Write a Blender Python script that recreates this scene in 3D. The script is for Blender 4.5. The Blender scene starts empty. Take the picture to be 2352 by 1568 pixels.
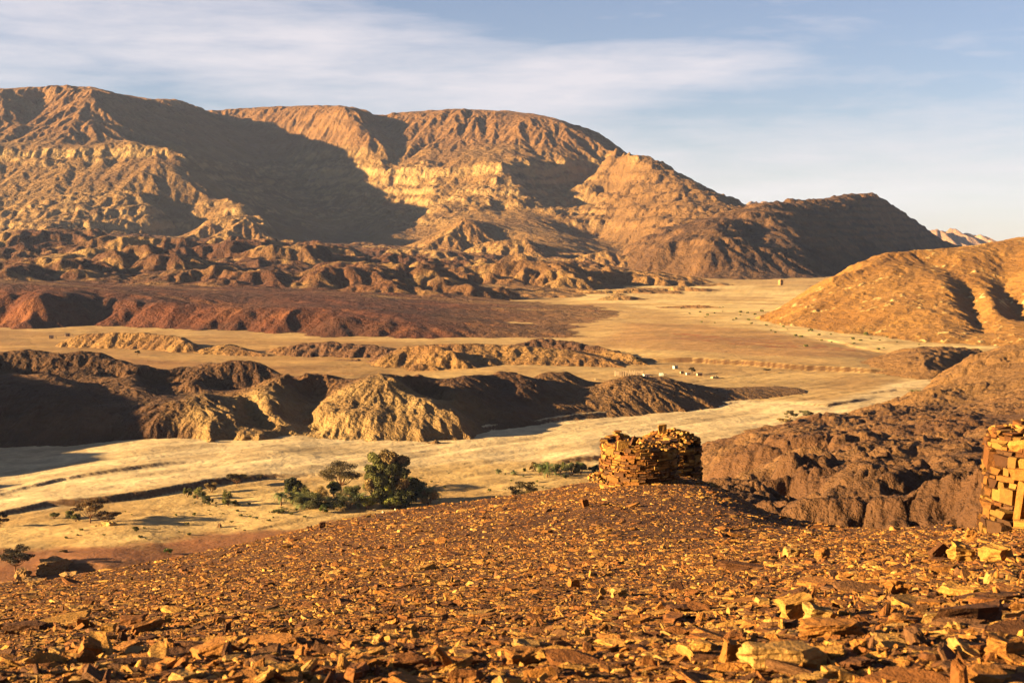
import bpy, bmesh, math, random
import numpy as np
from mathutils import Vector, Matrix
random.seed(7)
rng = np.random.default_rng(11)
C = bpy.context.scene.collection
SC = bpy.context.scene

# ------------------------------------------------------------------ camera
HAZE = 0.000026
CAMZ = 62.0
HOR = 500.0            # eye level row in a 2352 wide reading of the photograph
FD = 3266.0            # focal length in the same unit
cam_d = bpy.data.cameras.new('camera')
cam = bpy.data.objects.new('camera', cam_d); C.objects.link(cam)
cam_d.sensor_width = 36.0; cam_d.lens = 50.0
cam_d.clip_start = 0.1; cam_d.clip_end = 40000
PITCH = math.atan((784.0 - HOR) / FD)
cam.location = (0, 0, CAMZ)
cam.rotation_euler = (math.pi/2 - PITCH, 0, 0)
cam_d.dof.use_dof = True
cam_d.dof.focus_distance = 60.0
cam_d.dof.aperture_fstop = 9.0
SC.camera = cam
def P(u, v, D):
    """the world point seen at (u, v) at forward distance D"""
    a = (u - 1176.0) / FD; b = (784.0 - v) / FD
    cp, sp = math.cos(PITCH), math.sin(PITCH)
    fy = cp + b*sp; fz = -sp + b*cp
    return (a/fy*D, D, CAMZ + fz/fy*D)
def PZ(u, v, z=0.0):
    b = (784.0 - v) / FD; cp, sp = math.cos(PITCH), math.sin(PITCH)
    k = (-sp + b*cp)/(cp + b*sp)
    return P(u, v, (z - CAMZ)/k)

# ------------------------------------------------------------------ light
SUN_EL = math.radians(12.5)
SUN_BACK = math.radians(13.0)        # the sun stands to the left, this far behind the camera plane
sd = Vector((-math.cos(SUN_BACK)*math.cos(SUN_EL), -math.sin(SUN_BACK)*math.cos(SUN_EL), math.sin(SUN_EL)))
sun_d = bpy.data.lights.new('sun', 'SUN'); sun = bpy.data.objects.new('sun', sun_d); C.objects.link(sun)
sun_d.energy = 5.0; sun_d.angle = math.radians(0.5); sun_d.color = (1.0, 0.755, 0.39)
sun.rotation_euler = sd.to_track_quat('Z', 'Y').to_euler()
SC.view_settings.view_transform = 'Standard'; SC.view_settings.look = 'None'
SC.view_settings.gamma = 1.0; SC.view_settings.use_curve_mapping = False
SC.view_settings.exposure = 2.8
SC.cycles.diffuse_bounces = 1; SC.cycles.max_bounces = 4; SC.cycles.volume_bounces = 0

W = bpy.data.worlds.new('World'); SC.world = W; W.use_nodes = True
nt = W.node_tree; nt.nodes.clear()
def N(t, **k):
    n = nt.nodes.new(t)
    for a, b in k.items(): setattr(n, a, b)
    return n
L = lambda a, b: nt.links.new(a, b)
sky = N('ShaderNodeTexSky', sky_type='NISHITA')
sky.sun_disc = False; sky.sun_elevation = SUN_EL
sky.sun_rotation = math.atan2(sd.x, sd.y)
sky.altitude = 600; sky.air_density = 1.0; sky.dust_density = 0.1; sky.ozone_density = 2.5
tc = N('ShaderNodeTexCoord')
lift = N('ShaderNodeVectorMath', operation='ADD'); L(tc.outputs['Generated'], lift.inputs[0]); lift.inputs[1].default_value = (0, 0, 0.025)
L(lift.outputs[0], sky.inputs['Vector'])   # the land falls away beyond the valley, so its horizon lies a little below eye level
# thin high cloud: streaks on a plane far above, so they foreshorten towards the horizon
sep = N('ShaderNodeSeparateXYZ'); L(tc.outputs['Generated'], sep.inputs[0])
def M(op, a, b=None, c=None, clamp=False):
    n = N('ShaderNodeMath', operation=op); n.use_clamp = clamp
    for i, x in enumerate((a, b, c)):
        if x is None: continue
        if isinstance(x, (int, float)): n.inputs[i].default_value = x
        else: L(x, n.inputs[i])
    return n.outputs[0]
az = M('ARCTAN2', sep.outputs[0], sep.outputs[1])      # azimuth
el = sep.outputs[2]                                     # sine of elevation
comb = N('ShaderNodeCombineXYZ'); L(az, comb.inputs[0]); L(el, comb.inputs[1])
def noise(vec, scale, detail, rough, sx, sy, rot=0.0, off=(0,0,0), dist=0.0):
    mp = N('ShaderNodeMapping'); L(vec, mp.inputs[0])
    mp.inputs['Scale'].default_value = (sx, sy, 1); mp.inputs['Rotation'].default_value = (0, 0, rot)
    mp.inputs['Location'].default_value = off
    n = N('ShaderNodeTexNoise'); L(mp.outputs[0], n.inputs['Vector'])
    n.inputs['Scale'].default_value = scale; n.inputs['Detail'].default_value = detail
    n.inputs['Roughness'].default_value = rough; n.inputs['Distortion'].default_value = dist
    return n.outputs[0]
def blob(a0, e0, wa, we, tilt=0.0):
    """a soft elongated patch of cloud centred on azimuth a0, elevation sine e0"""
    da = M('SUBTRACT', az, a0); de = M('SUBTRACT', M('SUBTRACT', el, e0), M('MULTIPLY', da, tilt))
    q = M('ADD', M('POWER', M('ABSOLUTE', M('DIVIDE', da, wa)), 2.0), M('POWER', M('ABSOLUTE', M('DIVIDE', de, we)), 2.0))
    return M('MAXIMUM', M('SUBTRACT', 1.0, q), 0.0)
n1 = noise(comb.outputs[0], 3.0, 8, 0.62, 1.0, 4.5, 0.10, (3.1, 1.7, 0), 0.4)
n2 = noise(comb.outputs[0], 9.0, 10, 0.65, 1.0, 6.0, 0.06, (7.3, 2.2, 0), 0.3)
n3 = noise(comb.outputs[0], 26.0, 8, 0.6, 0.6, 5.0, 0.12, (1.3, 5.2, 0), 0.2)
wisp = M('ADD', M('ADD', M('MULTIPLY', n1, 0.45), M('MULTIPLY', n2, 0.37)), M('MULTIPLY', n3, 0.18))
b1 = blob(-0.165, 0.116, 0.31, 0.042, -0.10)
b2 = blob(0.055, 0.103, 0.17, 0.021, 0.02)
b3 = blob(-0.36, 0.105, 0.16, 0.026, 0.0)
b5 = blob(-0.05, 0.150-0.05, 0.40, 0.014, -0.02)
b4 = M('MULTIPLY', M('MAXIMUM', M('SUBTRACT', 1.0, M('POWER', M('ABSOLUTE', M('DIVIDE', M('SUBTRACT', el, 0.03), 0.07)), 2.0)), 0.0), 0.55)
cov = M('ADD', M('MAXIMUM', M('MAXIMUM', b1, M('MULTIPLY', b5, .6)), M('MAXIMUM', M('MULTIPLY', b3, .75), M('MULTIPLY', b2, .95))), b4)
cl = M('MULTIPLY', M('SUBTRACT', M('ADD', M('MULTIPLY', cov, 0.50), M('MULTIPLY', wisp, 1.5)), 0.80), 2.4, clamp=True)
cl = M('MULTIPLY', cl, 0.75)
mix = N('ShaderNodeMix', data_type='RGBA'); L(cl, mix.inputs['Factor'])
hs = N('ShaderNodeHueSaturation'); hs.inputs['Saturation'].default_value = 0.86; hs.inputs['Value'].default_value = 0.385
L(sky.outputs[0], hs.inputs['Color'])
tint = N('ShaderNodeMix', data_type='RGBA', blend_type='MULTIPLY'); tint.inputs['Factor'].default_value = 1.0
L(hs.outputs[0], tint.inputs[6]); tint.inputs[7].default_value = (1.12, 1.0, 1.10, 1)
L(tint.outputs[2], mix.inputs[6]); mix.inputs[7].default_value = (2.68, 2.46, 2.52, 1)
bg = N('ShaderNodeBackground'); L(mix.outputs[2], bg.inputs[0]); bg.inputs[1].default_value = 0.05
wo = N('ShaderNodeOutputWorld'); L(bg.outputs[0], wo.inputs[0])

# ------------------------------------------------------------------ helpers
def tag(o, label=None, cat=None, group=None, kind=None):
    if label: o['label'] = label
    if cat: o['category'] = cat
    if group: o['group'] = group
    if kind: o['kind'] = kind
    return o
_perm = rng.permutation(256)
_ang = rng.random(256)*2*np.pi
_gx, _gy = np.cos(_ang), np.sin(_ang)
def perlin(x, y, seed=0):
    x = x + seed*37.17; y = y + seed*91.73
    xi = np.floor(x).astype(np.int64); yi = np.floor(y).astype(np.int64)
    xf = x - xi; yf = y - yi
    u = xf*xf*xf*(xf*(xf*6-15)+10); v = yf*yf*yf*(yf*(yf*6-15)+10)
    def g(i, j, fx, fy):
        h = _perm[(_perm[i & 255] + j) & 255]
        return _gx[h]*fx + _gy[h]*fy
    a = g(xi, yi, xf, yf); b = g(xi+1, yi, xf-1, yf)
    c = g(xi, yi+1, xf, yf-1); d = g(xi+1, yi+1, xf-1, yf-1)
    return (a + u*(b-a)) + v*((c + u*(d-c)) - (a + u*(b-a)))
def fbm(x, y, wl, octv=5, gain=0.5, seed=0):
    s = 0; a = 1.0; f = 1.0/wl; t = 0
    for k in range(octv):
        s = s + a*perlin(x*f, y*f, seed + k*3.3); t += a; a *= gain; f *= 2.03
    return s/t*1.6
def ridged(x, y, wl, octv=4, gain=0.5, seed=0):
    s = 0; a = 1.0; f = 1.0/wl; t = 0
    for k in range(octv):
        s = s + a*(1 - 2.2*np.abs(perlin(x*f, y*f, seed + k*5.1))); t += a; a *= gain; f *= 2.07
    return s/t
def sm(a, b, x):
    t = np.clip((x-a)/(b-a), 0, 1); return t*t*(3-2*t)
def rbf(pts, X, Y, smooth=0.0):
    p = np.array(pts, float)
    keep = []; seen = set()
    for i, q in enumerate(p):
        k = (round(q[0], 1), round(q[1], 1))
        if k in seen: continue
        seen.add(k); keep.append(i)
    p = p[keep]; n = len(p)
    sc = 1.0/max(np.ptp(p[:, 0]), np.ptp(p[:, 1]))
    cx, cy = p[:, 0].mean(), p[:, 1].mean()
    px, py = (p[:, 0]-cx)*sc, (p[:, 1]-cy)*sc
    A = np.zeros((n+3, n+3)); r = np.hypot(px[:, None]-px[None], py[:, None]-py[None])
    A[:n, :n] = -r + np.eye(n)*smooth*sc; A[:n, n] = 1; A[:n, n+1] = px; A[:n, n+2] = py
    A[n:, :n] = A[:n, n:].T
    w = np.linalg.solve(A, np.r_[p[:, 2], 0, 0, 0]).astype(np.float32)
    xf = ((X.ravel()-cx)*sc).astype(np.float32); yf = ((Y.ravel()-cy)*sc).astype(np.float32)
    out = np.empty_like(xf)
    pxf, pyf = px.astype(np.float32), py.astype(np.float32)
    for s in range(0, len(xf), 20000):
        a, b = xf[s:s+20000], yf[s:s+20000]
        rr = np.sqrt((a[:, None]-pxf)**2 + (b[:, None]-pyf)**2)
        out[s:s+20000] = -rr@w[:n] + w[n] + w[n+1]*a + w[n+2]*b
    return out.reshape(X.shape).astype(float)
def upsample(Zc, ny, nx):
    yi = np.linspace(0, Zc.shape[0]-1, ny); xi = np.linspace(0, Zc.shape[1]-1, nx)
    y0 = np.minimum(yi.astype(int), Zc.shape[0]-2); x0 = np.minimum(xi.astype(int), Zc.shape[1]-2)
    fy = (yi-y0)[:, None]; fx = (xi-x0)[None]
    a = Zc[y0][:, x0]; b = Zc[y0][:, x0+1]; c = Zc[y0+1][:, x0]; d = Zc[y0+1][:, x0+1]
    return a*(1-fx)*(1-fy) + b*fx*(1-fy) + c*(1-fx)*fy + d*fx*fy
def blur(Z, r):
    for ax in (0, 1):
        pad = [(0, 0), (0, 0)]; pad[ax] = (r+1, r)
        c = np.cumsum(np.pad(Z, pad, mode='edge'), axis=ax)
        n = Z.shape[ax]; k = 2*r+1
        Z = (np.take(c, range(k, n+k), axis=ax) - np.take(c, range(0, n), axis=ax))/k
    return Z
def hash2(i, j, s):
    h = (i*374761393 + j*668265263 + s*1274126177) & 0xffffffff
    h = ((h ^ (h >> 13))*1274126177) & 0xffffffff
    return ((h ^ (h >> 16)) & 0xffff)/65535.0
def grad_xy(Z, X, Y):
    zi, zj = np.gradient(Z); xi, xj = np.gradient(X); yi, yj = np.gradient(Y)
    det = xj*yi - xi*yj; det = np.where(np.abs(det) < 1e-9, 1e-9, det)
    return (zj*yi - zi*yj)/det, (xj*zi - xi*zj)/det
def gullies(H, X, Y, dx, wl, amp, seed, full=0.5, rad=None):
    """erosion: furrows that run down the local slope"""
    if dx is None:
        G = blur(blur(H, rad or 5), 3); gx, gy = grad_xy(G, X, Y)
    else:
        G = blur(blur(H, rad or max(1, int(wl*0.35/dx))), max(1, int(wl*0.2/dx)))
        gy, gx = np.gradient(G, dx)
    s = np.hypot(gx, gy) + 1e-6
    tx, ty = -gy/s, gx/s
    cx, cy = X/wl, Y/wl
    ix = np.floor(cx).astype(np.int64); iy = np.floor(cy).astype(np.int64)
    num = 0; den = 0
    for a in (-1, 0, 1):
        for b in (-1, 0, 1):
            jx = ix+a; jy = iy+b
            px = jx + hash2(jx, jy, seed); py = jy + hash2(jx, jy, seed+7)
            ddx = cx-px; ddy = cy-py
            w = np.exp(-2.2*(ddx*ddx+ddy*ddy))
            num = num + w*np.cos(2*np.pi*(ddx*tx+ddy*ty)*1.15); den = den + w
    v = num/den
    v = np.where(v > 0, v, v*1.25)
    return H + amp*v*np.clip(s/full, 0, 1)
def worley(X, Y, wl, seed):
    """distance to the nearest and second nearest of a scatter of points, in cells"""
    cx, cy = X/wl, Y/wl; ix = np.floor(cx).astype(np.int64); iy = np.floor(cy).astype(np.int64)
    f1 = np.full(X.shape, 9.); f2 = np.full(X.shape, 9.); val = np.zeros(X.shape)
    for a in (-1, 0, 1):
        for b in (-1, 0, 1):
            jx = ix+a; jy = iy+b
            d = np.hypot(cx-jx-hash2(jx, jy, seed), cy-jy-hash2(jx, jy, seed+5))
            val = np.where(d < f1, hash2(jx, jy, seed+9), val)
            f2 = np.where(d < f1, f1, np.minimum(f2, d)); f1 = np.minimum(f1, d)
    return f1, f2, val
def crags(X, Y, wl, seed, warp=.35):
    """jointed blocks of rock, 0..1 high, each block with its own height"""
    wx = X + warp*wl*fbm(X, Y, wl*1.3, 3, .6, seed); wy = Y + warp*wl*fbm(X, Y, wl*1.3, 3, .6, seed+2)
    f1, f2, v = worley(wx, wy, wl, seed)
    return np.clip((f2-f1)*3.2, 0, 1)**.7*(.35+.65*v)
def erode(H, X, Y, dx, spec, seed=1, full=0.5):
    for k, (wl, amp) in enumerate(spec): H = gullies(H, X, Y, dx, wl, amp, seed+k*11, full)
    return H
def terrace(H, period, mask, sharp=4.0, warp=0):
    t = (H+warp)/period; f = t-np.floor(t)
    g = np.where(f < .5, .5*(2*f)**sharp, 1-.5*(2*(1-f))**sharp)
    return H + mask*(g-f)*period
def grid_mesh(name, X, Y, Z, mat, cols=None, smooth=True, parent=None):
    ny, nx = X.shape
    me = bpy.data.meshes.new(name)
    co = np.stack([X, Y, Z], -1).reshape(-1, 3).astype(np.float32)
    idx = np.arange(ny*nx).reshape(ny, nx)
    q = np.stack([idx[:-1, :-1], idx[:-1, 1:], idx[1:, 1:], idx[1:, :-1]], -1).reshape(-1)
    nf = (ny-1)*(nx-1)
    me.vertices.add(len(co)); me.vertices.foreach_set('co', co.ravel())
    me.loops.add(nf*4); me.loops.foreach_set('vertex_index', q.astype(np.int32))
    me.polygons.add(nf); me.polygons.foreach_set('loop_start', np.arange(0, nf*4, 4, dtype=np.int32))
    me.polygons.foreach_set('use_smooth', np.full(nf, smooth))
    if cols is not None:
        at = me.color_attributes.new('Col', 'FLOAT_COLOR', 'POINT')
        c = np.ones((ny*nx, 4), np.float32); c[:, :3] = np.clip(cols.reshape(-1, 3), 0, 1)**1.45*0.67
        at.data.foreach_set('color', c.ravel())
    me.update(); me.validate()
    me.materials.append(mat)
    o = bpy.data.objects.new(name, me); C.objects.link(o)
    if parent: o.parent = parent
    return o
def lerp(a, b, t):
    a = np.asarray(a, float); b = np.asarray(b, float)
    t = np.asarray(t)[..., None]
    return a*(1-t) + b*t
def slope_of(Z, X, Y):
    zi, zj = np.gradient(Z); xi, xj = np.gradient(X); yi, yj = np.gradient(Y)
    det = xj*yi - xi*yj; det = np.where(np.abs(det) < 1e-9, 1e-9, det)
    gx = (zj*yi - zi*yj)/det; gy = (xj*zi - xi*zj)/det
    return np.hypot(gx, gy)

def mat_terrain(name, scales, bump, rough=0.92, var=0.35, stretch=(1, 1, 1)):
    """soil and rock: the mesh's own colour broken up by noise at several scales, and a matching bump"""
    m = bpy.data.materials.new(name); m.use_nodes = True; t = m.node_tree; t.nodes.clear()
    n = lambda k: t.nodes.new(k)
    out = n('ShaderNodeOutputMaterial'); bs = n('ShaderNodeBsdfPrincipled'); t.links.new(bs.outputs[0], out.inputs[0])
    bs.inputs['Roughness'].default_value = rough; bs.inputs['Specular IOR Level'].default_value = 0.15
    at = n('ShaderNodeAttribute'); at.attribute_name = 'Col'
    geo = n('ShaderNodeNewGeometry')
    mp = n('ShaderNodeMapping'); t.links.new(geo.outputs['Position'], mp.inputs[0]); mp.inputs['Scale'].default_value = stretch
    last = None; hsum = None
    for i, s in enumerate(scales):
        nz = n('ShaderNodeTexNoise'); t.links.new(mp.outputs[0], nz.inputs['Vector'])
        nz.inputs['Scale'].default_value = 1.0/s; nz.inputs['Detail'].default_value = 6; nz.inputs['Roughness'].default_value = 0.65
        if last is None: last = nz.outputs[0]
        else:
            a = n('ShaderNodeMath'); a.operation = 'ADD'; t.links.new(last, a.inputs[0]); t.links.new(nz.outputs[0], a.inputs[1]); last = a.outputs[0]
        mu = n('ShaderNodeMath'); mu.operation = 'MULTIPLY'; t.links.new(nz.outputs[0], mu.inputs[0]); mu.inputs[1].default_value = bump*s
        if hsum is None: hsum = mu.outputs[0]
        else:
            a = n('ShaderNodeMath'); a.operation = 'ADD'; t.links.new(hsum, a.inputs[0]); t.links.new(mu.outputs[0], a.inputs[1]); hsum = a.outputs[0]
    mr = n('ShaderNodeMapRange'); t.links.new(last, mr.inputs[0])
    k = len(scales); mr.inputs[1].default_value = 0.35*k; mr.inputs[2].default_value = 0.65*k
    mr.inputs[3].default_value = 1-var; mr.inputs[4].default_value = 1+var
    mx = n('ShaderNodeVectorMath'); mx.operation = 'SCALE'; t.links.new(at.outputs['Color'], mx.inputs[0]); t.links.new(mr.outputs[0], mx.inputs['Scale'])
    t.links.new(mx.outputs[0], bs.inputs['Base Color'])
    bp = n('ShaderNodeBump'); t.links.new(hsum, bp.inputs['Height']); bp.inputs['Distance'].default_value = 1.0; bp.inputs['Strength'].default_value = 1.0
    t.links.new(bp.outputs[0], bs.inputs['Normal'])
    return m
def dens(line, step):
    out = []
    for a, b in zip(line[:-1], line[1:]):
        a = np.array(a); b = np.array(b); k = max(1, int(np.hypot(*(b-a)[:2])/step))
        for i in range(k): out.append(tuple(a + (b-a)*i/k))
    out.append(tuple(line[-1])); return out
def patch(lines, world, x0, x1, y0, y1, dx, dstep, coarse=2):
    pts = []
    for l in lines: pts += dens([P(*q) for q in l], dstep)
    for l in world: pts += dens(l, dstep*2)
    nx = int((x1-x0)/dx)+1; ny = int((y1-y0)/dx)+1
    X, Y = np.meshgrid(np.linspace(x0, x1, nx), np.linspace(y0, y1, ny))
    Xc, Yc = np.meshgrid(np.linspace(x0, x1, nx//coarse), np.linspace(y0, y1, ny//coarse))
    Zc = rbf(pts, Xc, Yc)
    print('patch', nx, ny, 'pts', len(pts))
    return X, Y, upsample(Zc, ny, nx)
# ------------------------------------------------------------------ the great escarpment
TAN = (0.40, 0.245, 0.098); PALE = (0.58, 0.40, 0.20); BRN = (0.27, 0.14, 0.068); RED = (0.27, 0.085, 0.035)
MAR = (0.14, 0.062, 0.036); SAND = (0.62, 0.45, 0.235)
m_mtn = mat_terrain('mountain_rock', (60, 14, 4), 0.35, var=0.22)
lines = [
 # skyline
 [(-260,205,2750),(0,207,2720),(60,205,2720),(120,199,2700),(150,207,2700),(220,207,2650),(260,220,2700),(345,232,2850),(400,232,2920),(440,242,2980),(480,255,3080)],
 [(480,255,3080),(540,252,3120),(620,248,3050),(720,247,2980),(790,249,2880),(820,260,2860)],
 [(820,260,2860),(850,264,2960),(872,268,3020)],
 [(872,266,3010),(900,264,2960),(980,260,2930),(1120,257,2910),(1180,268,2880),(1240,272,2850),(1290,285,2815),(1340,310,2785),(1380,335,2760),(1402,350,2745)],
 [(1402,350,2735),(1420,341,2580),(1450,343,2510),(1463,358,2495),(1490,388,2435),(1530,418,2365),(1562,440,2300),(1580,466,2225)],
 # left spur crest: divides the lit left face from the shaded flank
 [(220,207,2650),(238,245,2590),(255,285,2510),(262,322,2430),(300,326,2400),(345,333,2360),(385,338,2325)],
 [(392,342,2318),(412,375,2270),(455,420,2215),(500,455,2170),(560,470,2120),(585,500,2080),(600,530,2030),(640,583,1900)],
 # cliff band of the left massif, top and bottom
 [(-260,345,2300),(0,345,2300),(120,343,2312),(250,338,2322),(300,336,2326),(385,339,2318)],
 [(-260,366,2285),(0,366,2286),(120,362,2298),(250,358,2308),(380,360,2303)],
 # bench behind it
 [(-260,332,2380),(0,330,2380),(100,318,2400),(200,335,2370)],
 # spurs of the upper left slope
 [(60,205,2700),(40,250,2600),(0,290,2500)],[(150,215,2690),(110,270,2560),(60,315,2430)],[(170,310,2420),(120,335,2350)],
 [(100,235,2700),(60,290,2540)],
 # left lower face
 [(-260,450,2140),(0,440,2150),(100,440,2150),(200,430,2165),(300,420,2185),(380,410,2210)],
 [(-260,540,2010),(0,525,2010),(120,520,2000),(235,500,2040),(340,470,2110)],
 [(235,510,2030),(240,548,1985)],[(345,490,2075),(350,550,2020)],[(235,548,1980),(300,555,1980),(350,556,1990)],
 [(360,480,2110),(420,520,2090),(380,556,2030)],[(430,490,2130),(460,540,2060)],
 [(-260,560,1900),(0,556,1900),(200,556,1900),(400,556,1900)],
 # pyramids at the foot
 [(565,505,1985),(520,530,1950),(460,550,1920),(400,560,1890)],[(565,505,1985),(590,535,1960),(620,545,1930),(655,588,1870)],
 [(480,512,2010),(440,540,1960),(400,556,1920)],[(505,535,2040)],
 # first valley
 [(480,262,3070),(560,300,2960),(650,355,2850),(735,440,2680),(810,510,2450),(850,560,2250),(860,592,2030)],
 [(300,300,2560),(420,340,2520)],[(420,400,2420),(540,450,2340)],[(560,520,2180),(700,560,2080)],
 [(700,590,1960),(860,598,1980)],
 # second massif
 [(600,275,2990),(680,320,2900),(740,345,2800)],[(790,252,2870),(830,300,2780),(850,340,2720),(870,375,2660)],
 [(745,345,2790),(742,382,2740),(775,384,2715),(820,385,2690),(870,388,2650),(892,392,2630)],
 [(745,385,2700),(775,402,2680),(820,405,2660),(870,410,2630),(890,412,2612)],
 [(780,300,2830),(800,360,2720)],
 # notch
 [(872,272,3000),(895,310,2850),(920,345,2740),(900,385,2660)],
 # third massif, upper slopes
 [(900,268,2950),(945,330,2790),(930,385,2640)],[(980,262,2920),(1000,320,2800)],[(1120,262,2890),(1090,320,2770)],
 [(950,330,2790),(985,345,2720),(1030,385,2600)],[(1130,320,2760),(1220,335,2720),(1230,355,2660)],
 [(1060,362,2620),(1150,368,2580)],[(1240,367,2625),(1330,362,2675)],[(1290,330,2730),(1380,346,2740)],
 # its cliff band
 [(900,388,2632),(960,387,2605),(1020,386,2580),(1080,382,2560),(1140,374,2530),(1152,377,2524)],
 [(900,420,2610),(960,408,2590),(1020,405,2565),(1080,402,2545),(1146,398,2512)],
 [(1152,377,2524),(1200,378,2565),(1260,376,2605),(1330,370,2655),(1395,359,2700),(1418,351,2670),(1430,349,2590),(1463,358,2490)],
 [(1160,402,2510),(1205,402,2550),(1262,400,2590),(1330,394,2640),(1395,384,2685),(1418,374,2655),(1430,372,2575),(1462,374,2478)],
 # its central spur
 [(1152,385,2520),(1165,425,2460),(1165,480,2390),(1220,500,2310),(1280,530,2220),(1340,550,2150),(1430,590,2040)],
 [(1060,430,2500),(1080,480,2380),(1060,500,2300)],[(990,430,2530),(1000,480,2420),(980,500,2340)],
 [(905,425,2610),(905,460,2560),(930,470,2500)],[(890,480,2500),(890,520,2340),(860,575,2120)],
 [(930,480,2520),(985,540,2240),(960,565,2150)],
 # cones
 [(1068,504,2140),(1030,530,2080),(980,560,1990),(940,592,1900)],[(1068,504,2140),(1090,540,2060),(1110,560,2010),(1090,600,1880)],
 [(1060,504,2180),(1150,515,2240)],[(1120,545,2110),(1160,560,2080)],
 [(1110,565,1985),(1160,553,1985),(1210,553,1975),(1240,590,1890)],[(1110,565,1980),(1070,595,1890)],[(1250,590,1920)],[(1180,552,1980),(1150,610,1850)],
 [(1210,540,2100),(1320,570,2040)],
 [(1290,545,2110),(1330,580,1990),(1330,600,1950)],
 # third bay
 [(1190,440,2440),(1250,445,2510),(1310,442,2590),(1360,430,2640)],
 [(1250,490,2370),(1320,490,2450),(1400,500,2480)],
 [(1310,540,2260),(1380,540,2290),(1430,560,2140),(1470,600,2020)],
 # right spur
 [(1463,365,2485),(1490,392,2430),(1530,422,2360),(1562,442,2290),(1582,468,2220),(1600,500,2130),(1640,530,2010)],
 [(1420,385,2540),(1385,410,2520),(1355,435,2500),(1420,485,2330),(1440,535,2190),(1450,570,2090),(1450,600,1980)],
 [(1440,400,2480),(1490,450,2330),(1500,500,2200),(1510,550,2040)],
 [(1500,540,2000),(1530,530,1980),(1535,590,1900)],[(1545,535,2040),(1600,540,2060),(1600,590,1960),(1560,612,1890)],
 [(1600,600,1940),(1640,560,1950)],
 [(1320,590,1930),(1400,592,1930),(1460,612,1850)],
 # foot
 [(640,600,1830),(850,606,1900),(940,606,1850),(1150,622,1780),(1250,612,1830),(1400,618,1780),(1500,632,1700),(1620,640,1650)],
]
back = [P(-260,205,2750), P(60,205,2720), P(220,207,2650), P(345,232,2850), P(480,255,3080), P(620,248,3050), P(800,250,2880), P(872,266,3000), P(1120,257,2910), P(1290,285,2815), P(1402,350,2745), P(1463,358,2490), P(1580,466,2225)]
bk = [(x*1.10+30, y+330, max(5, z*0.995-12)) for x, y, z in back]
bk2 = [(x*1.25, y+700, max(0, z*0.8-40)) for x, y, z in back]
world = [bk, bk2, [(-1150,1500,-8),(-700,1500,-8),(0,1560,-10),(250,1500,-10)], [(420,1750,-10),(520,2100,-10),(700,2500,-20),(700,3400,-40)]]
X, Y, Z = patch(lines, world, -1180, 560, 1520, 3300, 2.2, 26)
Z0 = Z.copy()
hgt = np.clip(Z/300, 0, 1)
Ze = erode(Z, X, Y, 2.2, ((120, 3.4), (55, 3.0), (28, 2.0), (14, 1.1), (8.5, 0.5)), 3, full=0.45)
Z = Z + (Ze-Z)*(.62 + .7*(1-sm(-640, -540, X))*sm(175, 200, Z0) + .75*sm(-620, -420, X)*sm(150, 190, Z0)*sm(-.3, .4, fbm(X, Y, 140, 2, .5, 66)))
Z += sm(175, 200, Z0)*(2.2*crags(X, Y, 26, 67)*sm(-.1, .3, fbm(X, Y, 90, 3, .5, 68)))
n0 = fbm(X, Y, 45, 4, .6, 19)
rock = sm(0.05, 0.45, fbm(X, Y, 260, 4, .55, 4) + 0.35)*sm(15, 60, Z0)*(1-sm(150, 185, Z0))
Z = terrace(Z, 19, 0.55*rock, 3.5, 16*fbm(X, Y, 130, 4, .55, 8))
Z = terrace(Z, 6, 0.45*rock*sm(-.2, .3, n0), 3.0, 4*fbm(X, Y, 40, 3, .5, 9))
Z += rock*(1.6*ridged(X, Y, 36, 5, .6, 5)) + sm(.25, .8, rock)*(4.5*crags(X, Y*1.4, 34, 61) + 2.6*crags(X, Y*1.3, 14, 62)) + 0.8*fbm(X, Y, 14, 3, .6, 6)
top = sm(200, 250, Z0)
sl = slope_of(Z, X, Y)
nn = fbm(X, Y, 120, 5, .55, 21); n2_ = fbm(X, Y, 18, 4, .6, 22)
c = lerp(TAN, (0.32, 0.185, 0.075), sm(-.3, .5, nn))
c = lerp(c, PALE, np.clip(sm(0.75, 1.5, sl + 0.25*n2_)*(0.35+0.65*(1-sm(190, 230, Z0))), 0, 1)*0.9)
c = lerp(c, PALE, rock*0.6*sm(-.05, .3, n2_))
c = lerp(c, (0.34, 0.20, 0.085), sm(90, 180, X)*.9)
c = lerp(c, (0.36, 0.20, 0.09), sm(185, 210, Z0)*0.7)
strat = 0.5+0.5*np.sin(Z/4.3 + 1.5*nn)
c = c*(1 - 0.13*(strat*sm(.4, 1, sl))[..., None])
band = np.full(X.shape, 1e9)
for l in lines:
    if l[0][:2] in ((-260,345), (-260,366), (900,388), (900,420), (1152,377), (1160,402), (745,385)):
        w = dens([P(*q) for q in l], 8)
        for a_, b_ in zip(w[:-1], w[1:]):
            dx_, dy_ = b_[0]-a_[0], b_[1]-a_[1]; t = np.clip(((X-a_[0])*dx_+(Y-a_[1])*dy_)/(dx_*dx_+dy_*dy_+1e-9), 0, 1)
            band = np.minimum(band, np.hypot(X-a_[0]-t*dx_, Y-a_[1]-t*dy_))
bm_ = (1-sm(5, 11, band + 2*n2_))*sm(.3, .7, sl)
c = lerp(c, (0.60, 0.42, 0.20), bm_*(.6+.35*(1-sm(-560, -480, X)))*sm(-.5, .2, n2_))
Z -= bm_*1.6*(perlin(X/7, Y/40, 3) > .12)*1.0
mt = grid_mesh('mountain', X, Y, Z, m_mtn, c*.86)
tag(mt, 'long brown desert escarpment with a pale cliff band, lit spurs and deep shaded gullies', None, None, 'structure')

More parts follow.
